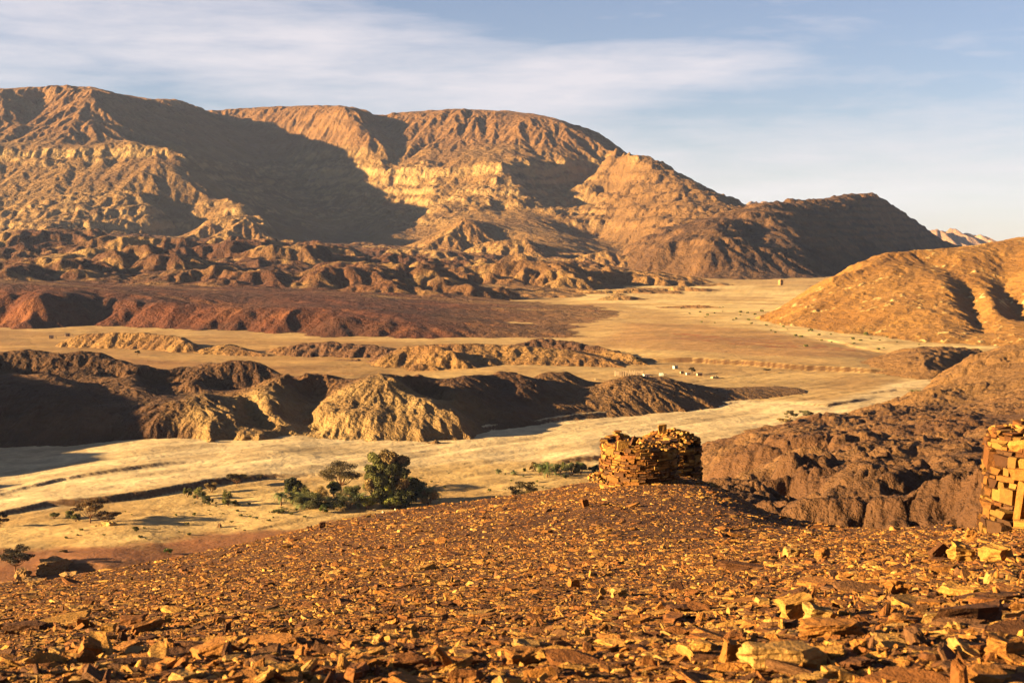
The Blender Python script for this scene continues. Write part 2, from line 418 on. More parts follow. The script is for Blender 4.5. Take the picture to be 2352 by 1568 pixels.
#CONES
# ------------------------------------------------------------------ the shaded mountain at the valley's end
lines = [
 [(1590,585,1560),(1625,552,1560),(1665,520,1640),(1700,498,1720),(1755,476,1830),(1800,468,1890),(1842,466,1960),(1905,466,2060),(1940,458,2120),(1990,449,2200),(2020,452,2260),(2045,468,2330),(2070,488,2400),(2105,512,2480),(2150,545,2600),(2182,566,2700)],
 [(1600,630,1500),(1640,642,1440),(1750,643,1430),(1850,641,1460),(1930,630,1540),(2000,612,1720),(2100,585,2150),(2190,572,2600)],
 [(1625,560,1545),(1612,600,1510)],
 [(1660,540,1590),(1700,560,1560),(1700,625,1475)],[(1760,500,1740),(1800,540,1650),(1830,600,1540),(1840,630,1490)],
 [(1850,490,1900),(1900,540,1800),(1930,600,1650)],[(2000,480,2150),(2060,540,2200)],
 [(1700,510,1760),(1720,560,1600)],
 [(1880,480,1960),(1925,500,1950),(1940,480,2060)],
]
cr = [P(*q) for q in lines[0]]
world = [[(x-45, y+30, z*0.85) for x, y, z in cr], [(x-130, y+95, z*0.35) for x, y, z in cr], [(x-200, y+160, -30) for x, y, z in cr], [(90,1400,-20),(100,1700,-30),(180,2100,-40)], [(170,1440,-10),(185,1500,-8)],
         [(180,1340,-12),(330,1330,-12),(430,1420,-15),(600,1700,-15),(900,2300,-15),(1100,2900,-15)]]
X, Y, Z = patch(lines, world, 60, 1050, 1340, 2900, 2.0, 24)
Z = erode(Z, X, Y, 2.0, ((95, 3.0), (42, 2.5), (19, 1.5), (9, .8)), 5, full=0.4)
Z += 1.0*ridged(X, Y, 40, 4, .55, 15)*sm(5, 30, Z) + sm(8, 25, Z)*sm(-.1, .2, fbm(X, Y, 90, 3, .5, 17))*(4*crags(X, Y, 30, 63) + 1.5*crags(X, Y, 11, 64))
Z = terrace(Z, 10, .5*sm(10, 40, Z), 3, 5*fbm(X, Y, 60, 3, .5, 3))
sl = slope_of(Z, X, Y); nn = fbm(X, Y, 90, 5, .55, 31)
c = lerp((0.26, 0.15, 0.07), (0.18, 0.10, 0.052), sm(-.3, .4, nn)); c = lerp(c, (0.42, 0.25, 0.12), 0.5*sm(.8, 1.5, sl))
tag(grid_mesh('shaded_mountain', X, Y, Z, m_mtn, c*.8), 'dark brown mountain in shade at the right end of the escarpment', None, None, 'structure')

# ------------------------------------------------------------------ pale ranges far away
def far_range(pts, D, depth, seed, col, lab):
    us = np.array([p[0] for p in pts]); vs = np.array([p[1] for p in pts])
    a = P(us[0], vs[0], D)[0]; b = P(us[-1], vs[-1], D)[0]
    X, Y = np.meshgrid(np.linspace(a, b, 260), np.linspace(D-depth*0.6, D+depth, 160))
    zc = np.interp(X, [P(u, v, D)[0] for u, v in pts], [P(u, v, D)[2] for u, v in pts])
    d = np.where(Y < D, (D-Y)/(depth*0.6), (Y-D)/depth)
    Z = zc*(1-np.clip(d, 0, 1)**1.3) - 110*np.clip(d, 0, 1)
    dd = (b-a)/260
    Z = erode(Z, X, Y, dd, ((240, 20), (110, 12), (55, 6)), seed, full=.3)
    tag(grid_mesh('far_range', X, Y, Z, m_mtn, lerp(col, [q*.8 for q in col], sm(-.3, .4, fbm(X, Y, 200, 4, .5, seed)))), lab, None, None, 'structure')
far_range([(1480,520),(1560,478),(1600,465),(1680,466),(1750,470),(1830,478),(1900,520)], 5200, 700, 41, (0.50, 0.33, 0.22), 'pale pink range far off between the escarpment and the shaded mountain')
far_range([(2000,545),(2080,530),(2140,527),(2200,532),(2250,543),(2330,560),(2420,575)], 5600, 700, 43, (0.50, 0.33, 0.22), 'pale pink range far off beyond the shaded mountain')

m_tan = mat_terrain('tan_rock', (22, 6, 1.6), 0.16, var=0.2)
# ------------------------------------------------------------------ tan hill on the right
lines = [
 [(1765,742,830),(1820,705,850),(1880,665,880),(1940,625,910),(1985,600,930),(2040,582,950),(2090,574,960),(2180,571,965),(2240,566,1000),(2300,557,1050),(2352,555,1060),(2500,560,1080),(2700,570,1050)],
 [(2090,600,930),(2200,612,915),(2300,622,900),(2400,625,890)],
 [(1985,602,925),(1960,680,850),(1940,745,785)],
 [(2030,600,925),(2080,640,880),(2090,700,800),(2090,765,735)],
 [(2150,610,915),(2170,630,885),(2180,660,840),(2200,700,800),(2235,765,730)],
 [(2200,625,900),(2215,660,860),(2230,700,825),(2250,768,740)],
 [(2240,640,880),(2275,680,815),(2290,720,770),(2300,760,730)],
 [(2290,640,890),(2315,690,840),(2345,750,770)],
 [(2380,640,870),(2400,700,780)],
 [(1765,748,820),(1850,758,785),(1950,768,755),(2050,778,728),(2180,790,700),(2352,800,680),(2600,810,650)],
]
world = [[(120,870,-14),(180,1000,-20),(320,1200,-30),(700,1300,-30)], [(120,800,-8),(180,700,-10),(300,620,-10),(500,570,-10)], [(330,1080,20),(450,1130,30)]]
X, Y, Z = patch(lines, world, 110, 480, 600, 1180, 0.95, 11)
Z = erode(Z, X, Y, 0.95, ((60, 2.2), (26, 1.2), (11, .5), (5, 0.25)), 8, full=.5)
rk = sm(.05, .4, fbm(X, Y, 60, 4, .6, 52))*sm(3, 12, Z)
Z += rk*0.6*ridged(X, Y, 9, 3, .6, 51) + .25*fbm(X, Y, 5, 3, .6, 50)
sl = slope_of(Z, X, Y); nn = fbm(X, Y, 60, 5, .55, 33)
c = lerp((0.42, 0.245, 0.085), (0.36, 0.20, 0.065), sm(-.3, .4, nn)); c = lerp(c, (0.72, 0.54, 0.27), sm(.0,.25,fbm(X, Y, 40, 3, .6, 52))*sm(.2, .36, fbm(X, Y, 6, 4, .65, 35)))
Z += sm(.2, .36, fbm(X, Y, 6, 4, .65, 35))*.5
tag(grid_mesh('tan_hill', X, Y, Z, m_tan, c), 'rounded golden tan hill with pale rocks and a dark gully at the right edge', None, None, 'structure')
# ------------------------------------------------------------------ maroon ridge and the dark broken hills
m_hill = mat_terrain('hill_rock', (25, 6, 1.8), 0.4, var=0.28)
lines = [
 # front foot of the maroon ridge
 [(-300,742,812),(0,745,812),(52,745,806),(60,742,800),(120,746,806),(200,750,812),(290,752,812),(345,748,800),(400,750,796),(500,752,790),(650,768,760),(800,778,735),(1000,786,722),(1200,784,728),(1350,785,725),(1440,790,715)],
 # its front edge
 [(-300,664,850),(0,668,846),(42,672,846)],
 [(42,672,838),(62,684,819),(130,684,832),(200,686,842),(262,688,849)],
 [(262,688,849),(300,714,828),(345,744,803)], [(20,700,826),(40,712,816)], [(180,712,828),(240,715,834)],
 [(268,688,850),(300,690,842),(345,697,828),(400,699,826),(455,700,825),(475,712,850),(500,716,855),(525,703,815),(640,710,788),(700,720,782),(780,731,765),(880,741,757),(1000,757,745),(1150,768,742),(1300,774,734),(1420,783,725)],
 [(560,735,792),(700,745,772),(900,758,745)],
 # its top, running back
 [(-300,640,960),(0,645,960),(200,655,950),(400,665,940),(600,675,920),(800,700,880),(1000,725,840),(1200,745,800),(1400,765,770)],
 [(-300,630,1080),(0,635,1080),(300,648,1060),(600,655,1050),(900,680,1000),(1100,700,950),(1300,730,880)],
 # dark hills behind, rank by rank
 [(0,600,1200),(60,592,1210),(130,604,1180),(200,600,1200),(280,600,1180),(350,612,1160),(450,620,1130),(560,632,1120)],
 [(0,565,1400),(80,560,1420),(160,575,1380),(240,565,1400),(330,562,1420),(420,575,1380),(520,585,1350),(600,600,1300)],
 [(0,550,1700),(100,548,1750),(300,556,1700),(450,562,1640),(600,575,1600),(650,582,1600)],
 [(500,600,1250),(560,590,1270),(620,612,1220),(690,640,1150)],
 [(640,598,1350),(690,583,1370),(740,584,1370),(790,600,1330),(830,630,1240)],
 [(700,640,1150),(850,650,1120),(950,670,1060)],
 [(800,588,1500),(830,582,1510),(860,596,1450)],
 [(860,620,1330),(920,612,1350),(980,625,1300),(1040,640,1230)],
 [(880,600,1500),(1000,605,1450),(1100,615,1400),(1200,625,1350),(1300,635,1300)],
 [(940,660,1120),(990,650,1140),(1060,652,1130),(1110,670,1080),(1140,690,1020)],
 [(1060,650,1200),(1130,643,1220),(1200,655,1170),(1250,665,1120)],
 [(1230,650,1250),(1300,655,1220),(1350,675,1130)],
 [(1400,640,1380),(1450,628,1400),(1520,630,1390),(1590,642,1350),(1605,660,1290)],
 [(1420,662,1270),(1520,668,1230),(1600,672,1190)],
 [(1200,690,1080),(1280,690,1060),(1350,700,1010),(1420,705,990)],
 [(1190,745,840),(1240,735,850),(1300,750,810),(1400,780,740)],
 [(1380,700,1010),(1480,720,920),(1560,740,850)],
]
world = [[(-520,640,-10),(-200,690,-12),(0,690,-12),(70,690,-12),(110,730,-10),(130,800,-6),(150,900,-6),(190,1100,-6),(230,1300,-6),(230,1500,-6)],
         [(-900,1000,30),(-900,1800,50)]]
X, Y, Z = patch(lines, world, -640, 230, 690, 1900, 1.7, 22)
far = sm(960, 1120, Y + 40*fbm(X, Y, 200, 3, .5, 77))
Z0 = Z.copy()
Z += far*(sm(.0, .55, fbm(X*.6, Y, 105, 4, .55, 60)+.10)*14 - 3.5)*(1-sm(1550, 1800, Y))*(1-.75*sm(-20, 160, X-.02*Y))
Z += far*2.5*fbm(X, Y, 48, 3, .5, 61)
nq = fbm(X, Y, 70, 3, .5, 163)
Ze = erode(Z, X, Y, 1.7, ((55, 3.4), (24, 2.2), (11, 1.1)), 12, full=.4)
Z = Z + (Ze-Z)*(.6+.4*far)
Z += far*sm(4, 10, Z)*(3.2*crags(X*.75, Y, 30, 161)*sm(-.2, .2, nq) + 1.6*crags(X*.8, Y, 13, 162))
Z += sm(5, 14, Z)*(far*1.0*ridged(X, Y, 26, 4, .55, 62)) + .3*fbm(X, Y, 9, 3, .6, 63)
sl = slope_of(Z, X, Y); nn = fbm(X, Y, 80, 5, .6, 64); n3_ = fbm(X*.5, Y, 30, 5, .62, 65)
dark = lerp((0.20, 0.098, 0.052), (0.27, 0.145, 0.072), sm(-.2, .35, n3_))
c = lerp((0.24, 0.097, 0.042), (0.175, 0.078, 0.038), sm(-.3, .3, nn))
c = lerp(c, (0.40, 0.25, 0.115), sm(-60, 60, X + 40*nn)*.8)
c = lerp(c, dark, far)
c = lerp(c, (0.50, 0.33, 0.15), far*sm(.02, .30, nn + .5*n3_)*.9)
c = lerp(c, (0.44, 0.27, 0.115), sm(-160, 120, X - (Y-1200)*.25 + 60*nn)*far*.8)
c = lerp(c, (0.42, 0.20, 0.085), (1-far)*sm(.1, .4, n3_)*.5)
c = lerp(c, (0.44, 0.28, 0.13), (1-far*.5)*sm(.04, .3, fbm(X*.3, Y, 46, 4, .6, 69))*sm(868, 900, Y)*.75)
tag(grid_mesh('dark_hills', X, Y, Z, m_hill, c*.88), 'low broken maroon and dark brown hills below the escarpment', None, None, 'structure')

# ------------------------------------------------------------------ low hummocks where the valley runs to the mountains
X, Y = np.meshgrid(np.linspace(0, 440, 300), np.linspace(840, 1450, 340))
q_ = fbm(X*.55, Y*.9, 85, 3, .5, 171)
Z = -2.2 + sm(.05, .6, q_)*8.5*(1-.45*sm(1100, 900, Y)) + .5*fbm(X, Y, 20, 3, .5, 172)
t_ = X/Y
Z -= 6*sm(.245, .275, t_ + .01*fbm(X, Y, 60, 2, .5, 173)) + 6*(1-sm(0, 60, X)) + 5*(1-sm(0, 40, np.minimum(Y-840, 1450-Y)))
# the pale wash stays open between them
wash = np.exp(-((Y-(1240-1150*(t_-.12)))/85.)**2)*sm(.10, .14, t_); Z -= 5*wash
Z = erode(Z, X, Y, 1.6, ((40, 1.0), (18, .8), (8, .4)), 174, full=.25)
Z += sm(0, 2, Z)*(.8*crags(X*.7, Y, 12, 175)*sm(0, .2, fbm(X, Y, 50, 3, .5, 176)))
nn = fbm(X, Y, 50, 4, .6, 177)
c = lerp((0.50, 0.335, 0.15), (0.37, 0.215, 0.095), sm(-.25, .25, nn)); c = lerp(c, (0.28, 0.15, 0.07), sm(.15, .4, fbm(X, Y, 70, 3, .5, 178))*.8)
tag(grid_mesh('low_hummocks', X, Y, Z, m_hill, c), 'low tan hummocks where the valley floor runs up to the mountains', None, None, 'structure')

# ------------------------------------------------------------------ low mounds on the valley floor
def mounds(name, lab, crests, x0, x1, y0, y1, dx, col, seed, spec, steep=.45, base=-2.5, rg=(.5, 7), warp=3):
    nx = int((x1-x0)/dx)+1; ny = int((y1-y0)/dx)+1
    X, Y = np.meshgrid(np.linspace(x0, x1, nx), np.linspace(y0, y1, ny))
    wx = X + warp*fbm(X, Y, 14, 3, .5, seed); wy = Y + warp*fbm(X, Y, 14, 3, .5, seed+9)
    Z = np.full(X.shape, -99.)
    for line in crests:
        st = steep
        if isinstance(line, tuple): line, st = line
        w = [P(*q) for q in line]
        for a, b in zip(w[:-1], w[1:]):
            dxx, dyy = b[0]-a[0], b[1]-a[1]; L2 = dxx*dxx+dyy*dyy+1e-9
            t = np.clip(((wx-a[0])*dxx+(wy-a[1])*dyy)/L2, 0, 1)
            d = np.hypot(wx-a[0]-t*dxx, wy-a[1]-t*dyy)
            h = a[2]+t*(b[2]-a[2])
            r = 1.2
            zz = h - st*(np.sqrt(d*d+r*r)-r)
            k = 0.8
            m = np.maximum(Z, zz); Z = m + k*np.exp(-np.abs(Z-zz)/k)*.35
    Z = np.maximum(Z, base-1)
    Z = erode(Z, X, Y, dx, spec, seed, full=.35)
    Z += sm(0, 2.5, Z)*rg[0]*ridged(X, Y, rg[1], 4, .6, seed+2)
    edge = np.minimum(np.minimum(X-x0, x1-X), np.minimum(Y-y0, y1-Y)); Z -= 4*(1-sm(0, 8, edge))
    return X, Y, Z
crs = [([(190,769,690),(260,765,690),(330,766,686),(400,774,676),(430,786,662)],.5),
       ([(480,801,655),(520,794,656),(550,802,652),(600,812,640)],.3),
       [(640,800,655),(700,793,645),(760,790,642),(840,796,636),(900,802,628)], [(700,815,640),(800,815,630)], [(740,828,615),(820,826,612)],
       ([(870,832,598),(905,812,603),(930,797,606),(978,795,604),(1000,799,600),(1030,810,596),(1070,832,588),(1111,850,580)],.5),
       ([(960,838,584),(1030,846,580)],.4),
       ([(1000,792,622),(1100,792,622),(1200,797,620),(1300,806,612),(1380,825,600),(1430,843,585)],.22),
       ([(1190,792,640),(1225,786,645),(1255,782,648),(1290,788,645),(1314,790,640),(1370,800,630),(1431,814,612),(1470,828,600)],.4),
       ([(1180,852,580),(1240,848,578)],.3), ([(880,846,588),(960,852,584)],.3)]
X, Y, Z = mounds('mounds', '', crs, -270, 90, 560, 790, .7, None, 71, ((18, .6), (8, .45), (4, .25)), .4)
rk_ = sm(-110, -95, X)*(1-sm(-55, -45, X))*sm(600, 606, Y)*(1-sm(665, 680, Y)) + sm(-5, 5, X)*sm(622, 632, Y)*(1-sm(60, 70, X))
Z += sm(0, 2, Z)*np.clip(rk_+.25, 0, 1)*.9*crags(X, Y, 6.5, 65)
nn = fbm(X, Y, 40, 4, .5, 72)
c = lerp((0.38, 0.235, 0.10), (0.31, 0.18, 0.08), sm(-.2, .3, nn))
c = lerp(c, (0.46, 0.27, 0.12), sm(-40, -80, X)*.0)
dk = rk_
c = lerp(c, (0.19, 0.105, 0.065), np.clip(dk, 0, 1)*.85)
tag(grid_mesh('low_mounds', X, Y, Z, m_hill, c), 'low tan mounds and mesas scattered on the middle valley floor', None, None, 'structure')

# ------------------------------------------------------------------ dark hills along the far bank of the dry river
_fu = [-400, 0, 273, 400, 636, 845, 1064, 1100, 1236, 1431, 1607, 1720, 1900]
_fv = [1037, 1031, 1023, 1024, 1024, 1021, 1013, 1000, 978, 958, 943, 925, 905]
def footD(u): return 202500/(np.interp(u, _fu, _fv)-500)
def auto(u, v, off=0, s=.56):
    D = (footD(u)+off+62/s)/(1+(v-500)/(FD*s)); return P(u, v, D)
RL = [
 [(-250,845,60),(0,839,60),(34,818,60),(68,828,60),(113,835,60),(133,840,60),(171,834,62),(239,834,62),(301,847,60)],
 [(-250,870,20),(0,866,22),(31,857,24),(60,866,22),(109,857,22),(150,878,16),(191,900,10),(232,931,5),(273,975,2)],
 [(0,868,40),(60,872,42),(120,872,40),(170,880,32)],
 [(133,859,36),(181,846,42),(215,860,38),(191,883,30)],
 [(191,883,30),(256,866,36),(318,844,42),(342,846,44),(376,856,48),(410,846,50),(444,842,52),(485,832,54),(496,834,54)],
 [(270,885,44),(320,882,46),(380,888,48),(427,890,46)],
 [(232,931,10),(273,917,16),(308,893,22),(335,893,24),(359,911,22),(400,925,14)],
 [(290,950,6),(340,930,14)],[(362,906,36),(427,904,38)],
 [(431,883,34),(460,865,42),(489,846,48),(520,833,52),(547,825,53),(598,835,54),(649,859,52),(670,875,50)],
 [(480,895,46),(530,895,48),(580,890,50),(630,880,52)],
 [(468,904,6),(435,915,5),(390,928,3),(340,955,1),(308,979,0)],[(468,904,6),(490,922,5),(509,945,3),(533,958,2),(560,986,0),(598,999,-4),(630,1018,-8)],
 [(462,910,5),(455,938,1),(475,975,-4),(489,1002,-8)],[(440,1000,0),(380,1005,0)],
 [(505,922,26),(545,940,24),(585,972,16),(650,1000,6)],
 [(509,910,15),(547,904,15),(588,907,15),(615,941,9),(640,975,4)],
 [(588,905,18),(612,890,20),(639,873,22),(663,861,24),(704,856,26),(752,863,30),(796,876,30)],
 [(690,893,34),(730,915,32),(700,950,22),(740,988,12)],[(640,955,12),(680,985,8)],
 [(728,934,10),(765,915,11),(800,897,12),(840,876,12),(873,860,12),(900,875,10),(916,893,8),(931,911,6),(960,918,4.5),(986,926,3),(998,950,2),(1020,948,1),(1037,946,-1),(1056,965,-3),(1084,998,-6)],
 [(925,888,34),(960,905,30),(1010,928,26),(1060,948,20),(1110,972,12),(1130,990,5)],
 [(736,946,6),(787,950,2),(814,946,2),(853,961,0),(900,955,1),(931,977,-2),(962,989,-4),(1000,1010,-7)],
 [(780,935,9),(850,938,6),(900,935,6)],[(760,990,4),(830,1000,3),(900,1005,2)],
 [(900,860,24),(962,860,28),(1009,875,30),(1064,864,34),(1138,858,36),(1197,864,36),(1232,879,32),(1251,856,40),(1298,856,42),(1340,872,40),(1353,879,38),(1369,891,30),(1431,868,24),(1470,864,22),(1501,872,22),(1525,866,22),(1548,875,22),(1607,903,14),(1660,915,8),(1700,920,5)],
 [(255,868,34),(245,895,24),(232,915,14)],[(318,846,40),(312,870,34),(300,888,26)],[(340,955,3),(352,985,-3)],[(547,904,14),(552,935,10),(548,965,4),(560,1000,-4)],[(588,908,13),(640,925,12)],[(700,858,26),(690,880,30)],[(1009,875,29),(1030,905,20),(1050,925,14)],[(1138,858,34),(1150,890,24),(1160,930,12),(1170,970,2)],
 [(1236,875,24),(1215,890,18),(1193,903,14)],[(1255,905,16),(1280,900,22)],
 [(1369,893,24),(1400,890,18),(1431,868,20)],[(1100,925,14),(1170,925,14),(1300,925,14),(1330,905,22)],
 [(u, v, 0) for u, v in zip(_fu, _fv)],
]
pts = []
for l in RL: pts += dens([auto(*q) for q in l], 4)
fl = [auto(u, v, 0) for u, v in zip(_fu, _fv)]
pts += dens([(x, y, -.3) for x, y, z in fl], 6) + dens([(x+3, y-9, -4) for x, y, z in fl], 9)
for off, zb in ((92, -3), (120, -6)): pts += dens([(x, y+off*(1 if x < -20 else .75), zb) for x, y, z in fl], 10)
print('river hills', len(pts))
nx, ny = 800, 420
X, Y = np.meshgrid(np.linspace(-190, 112, nx), np.linspace(372, 535, ny)); dx_r = 302/799
Xc, Yc = np.meshgrid(np.linspace(-190, 112, nx//2), np.linspace(372, 535, ny//2))
Z = upsample(rbf(pts, Xc, Yc), ny, nx)
Z = erode(Z, X, Y, dx_r, ((20, .35), (9, .32), (4, .2), (2, .12)), 81, full=.45)
msk = sm(.8, 3, Z)
Z += msk*(.35*ridged(X, Y, 7, 4, .6, 83) + .5*crags(X, Y, 4.6, 84)*sm(-.15, .2, fbm(X, Y, 18, 3, .5, 85)))
edge = np.minimum(np.minimum(X+190, 112-X), 535-Y); Z -= 4*(1-sm(0, 8, edge))
nn = fbm(X, Y, 22, 5, .6, 82); sl = slope_of(Z, X, Y)
t = X/Y
pale = np.clip(sm(-.26, -.205, t + .05*nn)*(1-sm(-.06, .03, t + .06*nn))*(1-sm(418, 442, Y + 14*nn)), 0, 1)*.85
c = lerp((0.21, 0.115, 0.058), (0.27, 0.155, 0.078), sm(-.3, .3, nn))
c = lerp(c, (0.50, 0.35, 0.165), pale*(.75+.25*np.clip(nn*3, -1, 1)))
c = lerp(c, (0.36, 0.22, 0.10), sm(.0, .05, t)*.7)
tag(grid_mesh('river_hills', X, Y, Z, m_hill, c*(.84+.16*pale[..., None])), 'row of rough brown and pale hills along the far bank of the dry river', None, None, 'structure')
HG2 = (X, Y, Z)

# pale cones of debris at the foot of the escarpment
crs = [([(1068,503,1900),(1030,535,1870),(980,565,1840),(945,592,1815)],.6), ([(1068,503,1900),(1085,530,1885),(1108,552,1870),(1128,580,1845)],.6), ([(1060,530,1880),(1040,590,1810)],.55),
       ([(1095,566,1800),(1125,556,1802),(1160,552,1800),(1212,552,1800),(1228,568,1790),(1245,592,1775)],.5), ([(1170,552,1800),(1150,606,1750)],.5), ([(1212,552,1800),(1200,604,1755)],.5),
       ([(565,502,1880),(520,532,1850),(460,552,1830),(400,562,1822)],.6), ([(565,502,1880),(592,535,1860),(606,541,1856),(622,544,1852),(640,566,1825),(655,590,1800)],.6), ([(600,541,1856),(580,580,1800)],.5),
       ([(480,511,1905),(440,540,1872),(400,560,1840)],.6), ([(1325,596,1720),(1350,583,1730),(1390,576,1735),(1440,590,1720),(1470,606,1700)],.45),
       ([(110,520,1900),(90,535,1880),(60,556,1850)],.5), ([(110,520,1900),(150,548,1870)],.5)]
X, Y, Z = mounds('m', '', crs, -640, 190, 1640, 1990, 1.7, None, 191, ((34, 1.6), (15, 1.2), (7, .5)), .5, base=-12, rg=(.6, 16), warp=2)
nn = fbm(X, Y, 40, 4, .6, 192)
tag(grid_mesh('debris_cones', X, Y, Z, m_mtn, lerp((0.42, 0.27, 0.12), (0.34, 0.20, 0.09), sm(-.3, .3, nn))), 'smooth tan cones of debris along the foot of the escarpment', None, None, 'structure')

# hills beyond the left edge of the view, they throw the long shadows on the river bed
crs = [([(0,0,1)],.5)]
def raw_mounds(name, lab, crests, x0, x1, y0, y1, dx, col, seed, spec, base=-4):
    nx = int((x1-x0)/dx)+1; ny = int((y1-y0)/dx)+1
    X, Y = np.meshgrid(np.linspace(x0, x1, nx), np.linspace(y0, y1, ny))
    Z = np.full(X.shape, float(base)-1)
    for w, st in crests:
        for a, b in zip(w[:-1], w[1:]):
            dxx, dyy = b[0]-a[0], b[1]-a[1]; L2 = dxx*dxx+dyy*dyy+1e-9
            t = np.clip(((X-a[0])*dxx+(Y-a[1])*dyy)/L2, 0, 1)
            d = np.hypot(X-a[0]-t*dxx, Y-a[1]-t*dyy)
            Z = np.maximum(Z, a[2]+t*(b[2]-a[2]) - st*d)
    Z = erode(Z, X, Y, dx, spec, seed, full=.35)
    c = lerp(np.zeros(3)+col, np.array(col)*.8, sm(-.2, .3, fbm(X, Y, 30, 4, .5, seed)))
    edge = np.minimum(np.minimum(X-x0, x1-X), np.minimum(Y-y0, y1-Y)); Z -= 6*(1-sm(0, 12, edge))
    return tag(grid_mesh(name, X, Y, Z, m_hill, c), lab, None, None, 'structure')
raw_mounds('side_hills', 'brown hills standing left of the river bed', [([(-215,368,31),(-235,385,37),(-290,430,44),(-330,480,36)],.55), ([(-226,326,30),(-260,330,36),(-330,320,42)],.6), ([(-216,300,24),(-250,290,30)],.6)],
  -420, -135, 240, 520, 1.5, (0.2, 0.11, 0.06), 91, ((30, 2), (12, 1)))
# ------------------------------------------------------------------ valley floor
m_ground = mat_terrain('valley_soil', (6, 1.4, 0.4), 0.08, var=0.26)
scarps = [ # polyline (u, v), height, width, how far behind it the step fades; the ground is higher beyond the line
 ([(-60,1186),(0,1180),(60,1172),(110,1163),(200,1158),(260,1152),(330,1142),(400,1130),(480,1116),(520,1110),(560,1106),(600,1102),(640,1098),(700,1094)], 1.3, 1.3, 200),
 ([(-60,1150),(0,1138),(60,1124),(150,1108),(280,1091),(370,1079),(450,1072)], .6, 1.3, 120),
 ([(470,1070),(560,1060),(640,1052),(690,1044),(730,1036)], .3, 1.5, 60),
 ([(1000,1005),(1100,990),(1180,978),(1260,970),(1340,960),(1430,950),(1520,940),(1580,934),(1640,930),(1720,925)], 1.1, 1.3, 80),
 ([(1270,1062),(1300,1058),(1340,1056),(1385,1052),(1420,1046)], 1.2, 1.5, 25),
 ([(1050,1066),(1100,1062),(1160,1060)], .45, 1.0, 25), ([(1010,1070),(1060,1066)], .3, 1.0, 25),
 ([(700,1080),(820,1066),(900,1052),(960,1046)], .2, 1.4, 30), ([(560,1100),(640,1082),(760,1076)], .18, 1.4, 30),
 ([(1440,830),(1520,832),(1600,833),(1700,838),(1800,846),(1900,851),(2000,856),(2120,858)], 1.8, 2.2, 400),
 ([(1800,962),(1850,962),(1900,964),(1950,958)], .9, 1.5, 20), ([(1930,960),(1990,955),(2040,950)], .8, 1.5, 20),
 ([(1800,925),(1900,935),(1960,925),(2010,915)], .7, 2, 20),
 ([(1980,905),(2060,895),(2140,893)], .5, 2, 25),
 ([(1640,1020),(1700,1024),(1740,1020)], .4, 1.5, 15),
 ([(1830,772),(1920,790),(2000,805),(2100,815),(2200,820)], .7, 4, 80),
 ([(60,1252),(150,1247),(300,1240),(360,1243)], .35, 1.2, 25),
 ([(90,1300),(180,1310),(260,1313),(330,1308)], 1.3, 1.6, 25),
 ([(600,1212),(720,1192),(850,1180)], .25, .7, 12), ([(560,1222),(680,1195)], .2, .7, 12),
]
def ground_z(X, Y, fine=True):
    w1 = 0
    w2 = 0
    if fine: w1 = fbm(X, Y, 14, 4, .6, 101); w2 = 2*(worley(X, Y, 9, 141)[0]-.5) if X.size > 100 else 0
    Z = 0.55*fbm(X, Y, 60, 3, .5, 102)*sm(150, 400, Y)
    for line, h, wd, fade in scarps:
        w = [PZ(u, v) for u, v in line]
        best = np.full(X.shape, 1e9); side = np.zeros(X.shape); tt = np.zeros(X.shape)
        n = len(w)-1
        for i, (a, b) in enumerate(zip(w[:-1], w[1:])):
            dx_, dy_ = b[0]-a[0], b[1]-a[1]
            if dx_ < 0: a, b = b, a; dx_, dy_ = -dx_, -dy_
            L2 = dx_*dx_+dy_*dy_
            t = ((X-a[0])*dx_+(Y-a[1])*dy_)/L2; tc_ = np.clip(t, 0, 1)
            d = np.hypot(X-a[0]-tc_*dx_, Y-a[1]-tc_*dy_)
            s = ((Y-a[1])*dx_-(X-a[0])*dy_)/math.sqrt(L2)
            m = d < best
            best = np.where(m, d, best); side = np.where(m, np.sign(s), side)
        sd_ = best*side + w1*wd*1.1 + (w2*3.6 if h > 2 else 0)
        xs = sorted((w[0][0], w[-1][0])); rg_ = xs[1]-xs[0]
        endf = sm(xs[0]-.08*rg_-3, xs[0]+.22*rg_+4, X+2*w1)*(1-sm(xs[1]-.22*rg_-4, xs[1]+.08*rg_+3, X+2*w1))
        Z = Z + h*sm(-wd*.5, wd*.5, sd_)*np.exp(-np.clip(sd_, 0, None)/fade)*endf
    return Z
tt_ = np.linspace(-.66, .66, 1150)
yy_ = np.concatenate([np.geomspace(85, 1100, 860), np.geomspace(1110, 14000, 120)])
Tg, Yg = np.meshgrid(tt_, yy_); Xg = Tg*Yg
Zg = ground_z(Xg, Yg)
Zg -= 95*sm(2400, 6500, Yg) + 200*sm(6000, 14000, Yg)
Zg += 0.10*fbm(Xg, Yg, 7, 4, .6, 105)*(1-sm(600, 900, Yg))
Zg += (.38*fbm(Xg*.5, Yg, 24, 4, .6, 143) + .14*fbm(Xg*.6, Yg, 7, 3, .6, 144))*sm(470, 600, Yg)
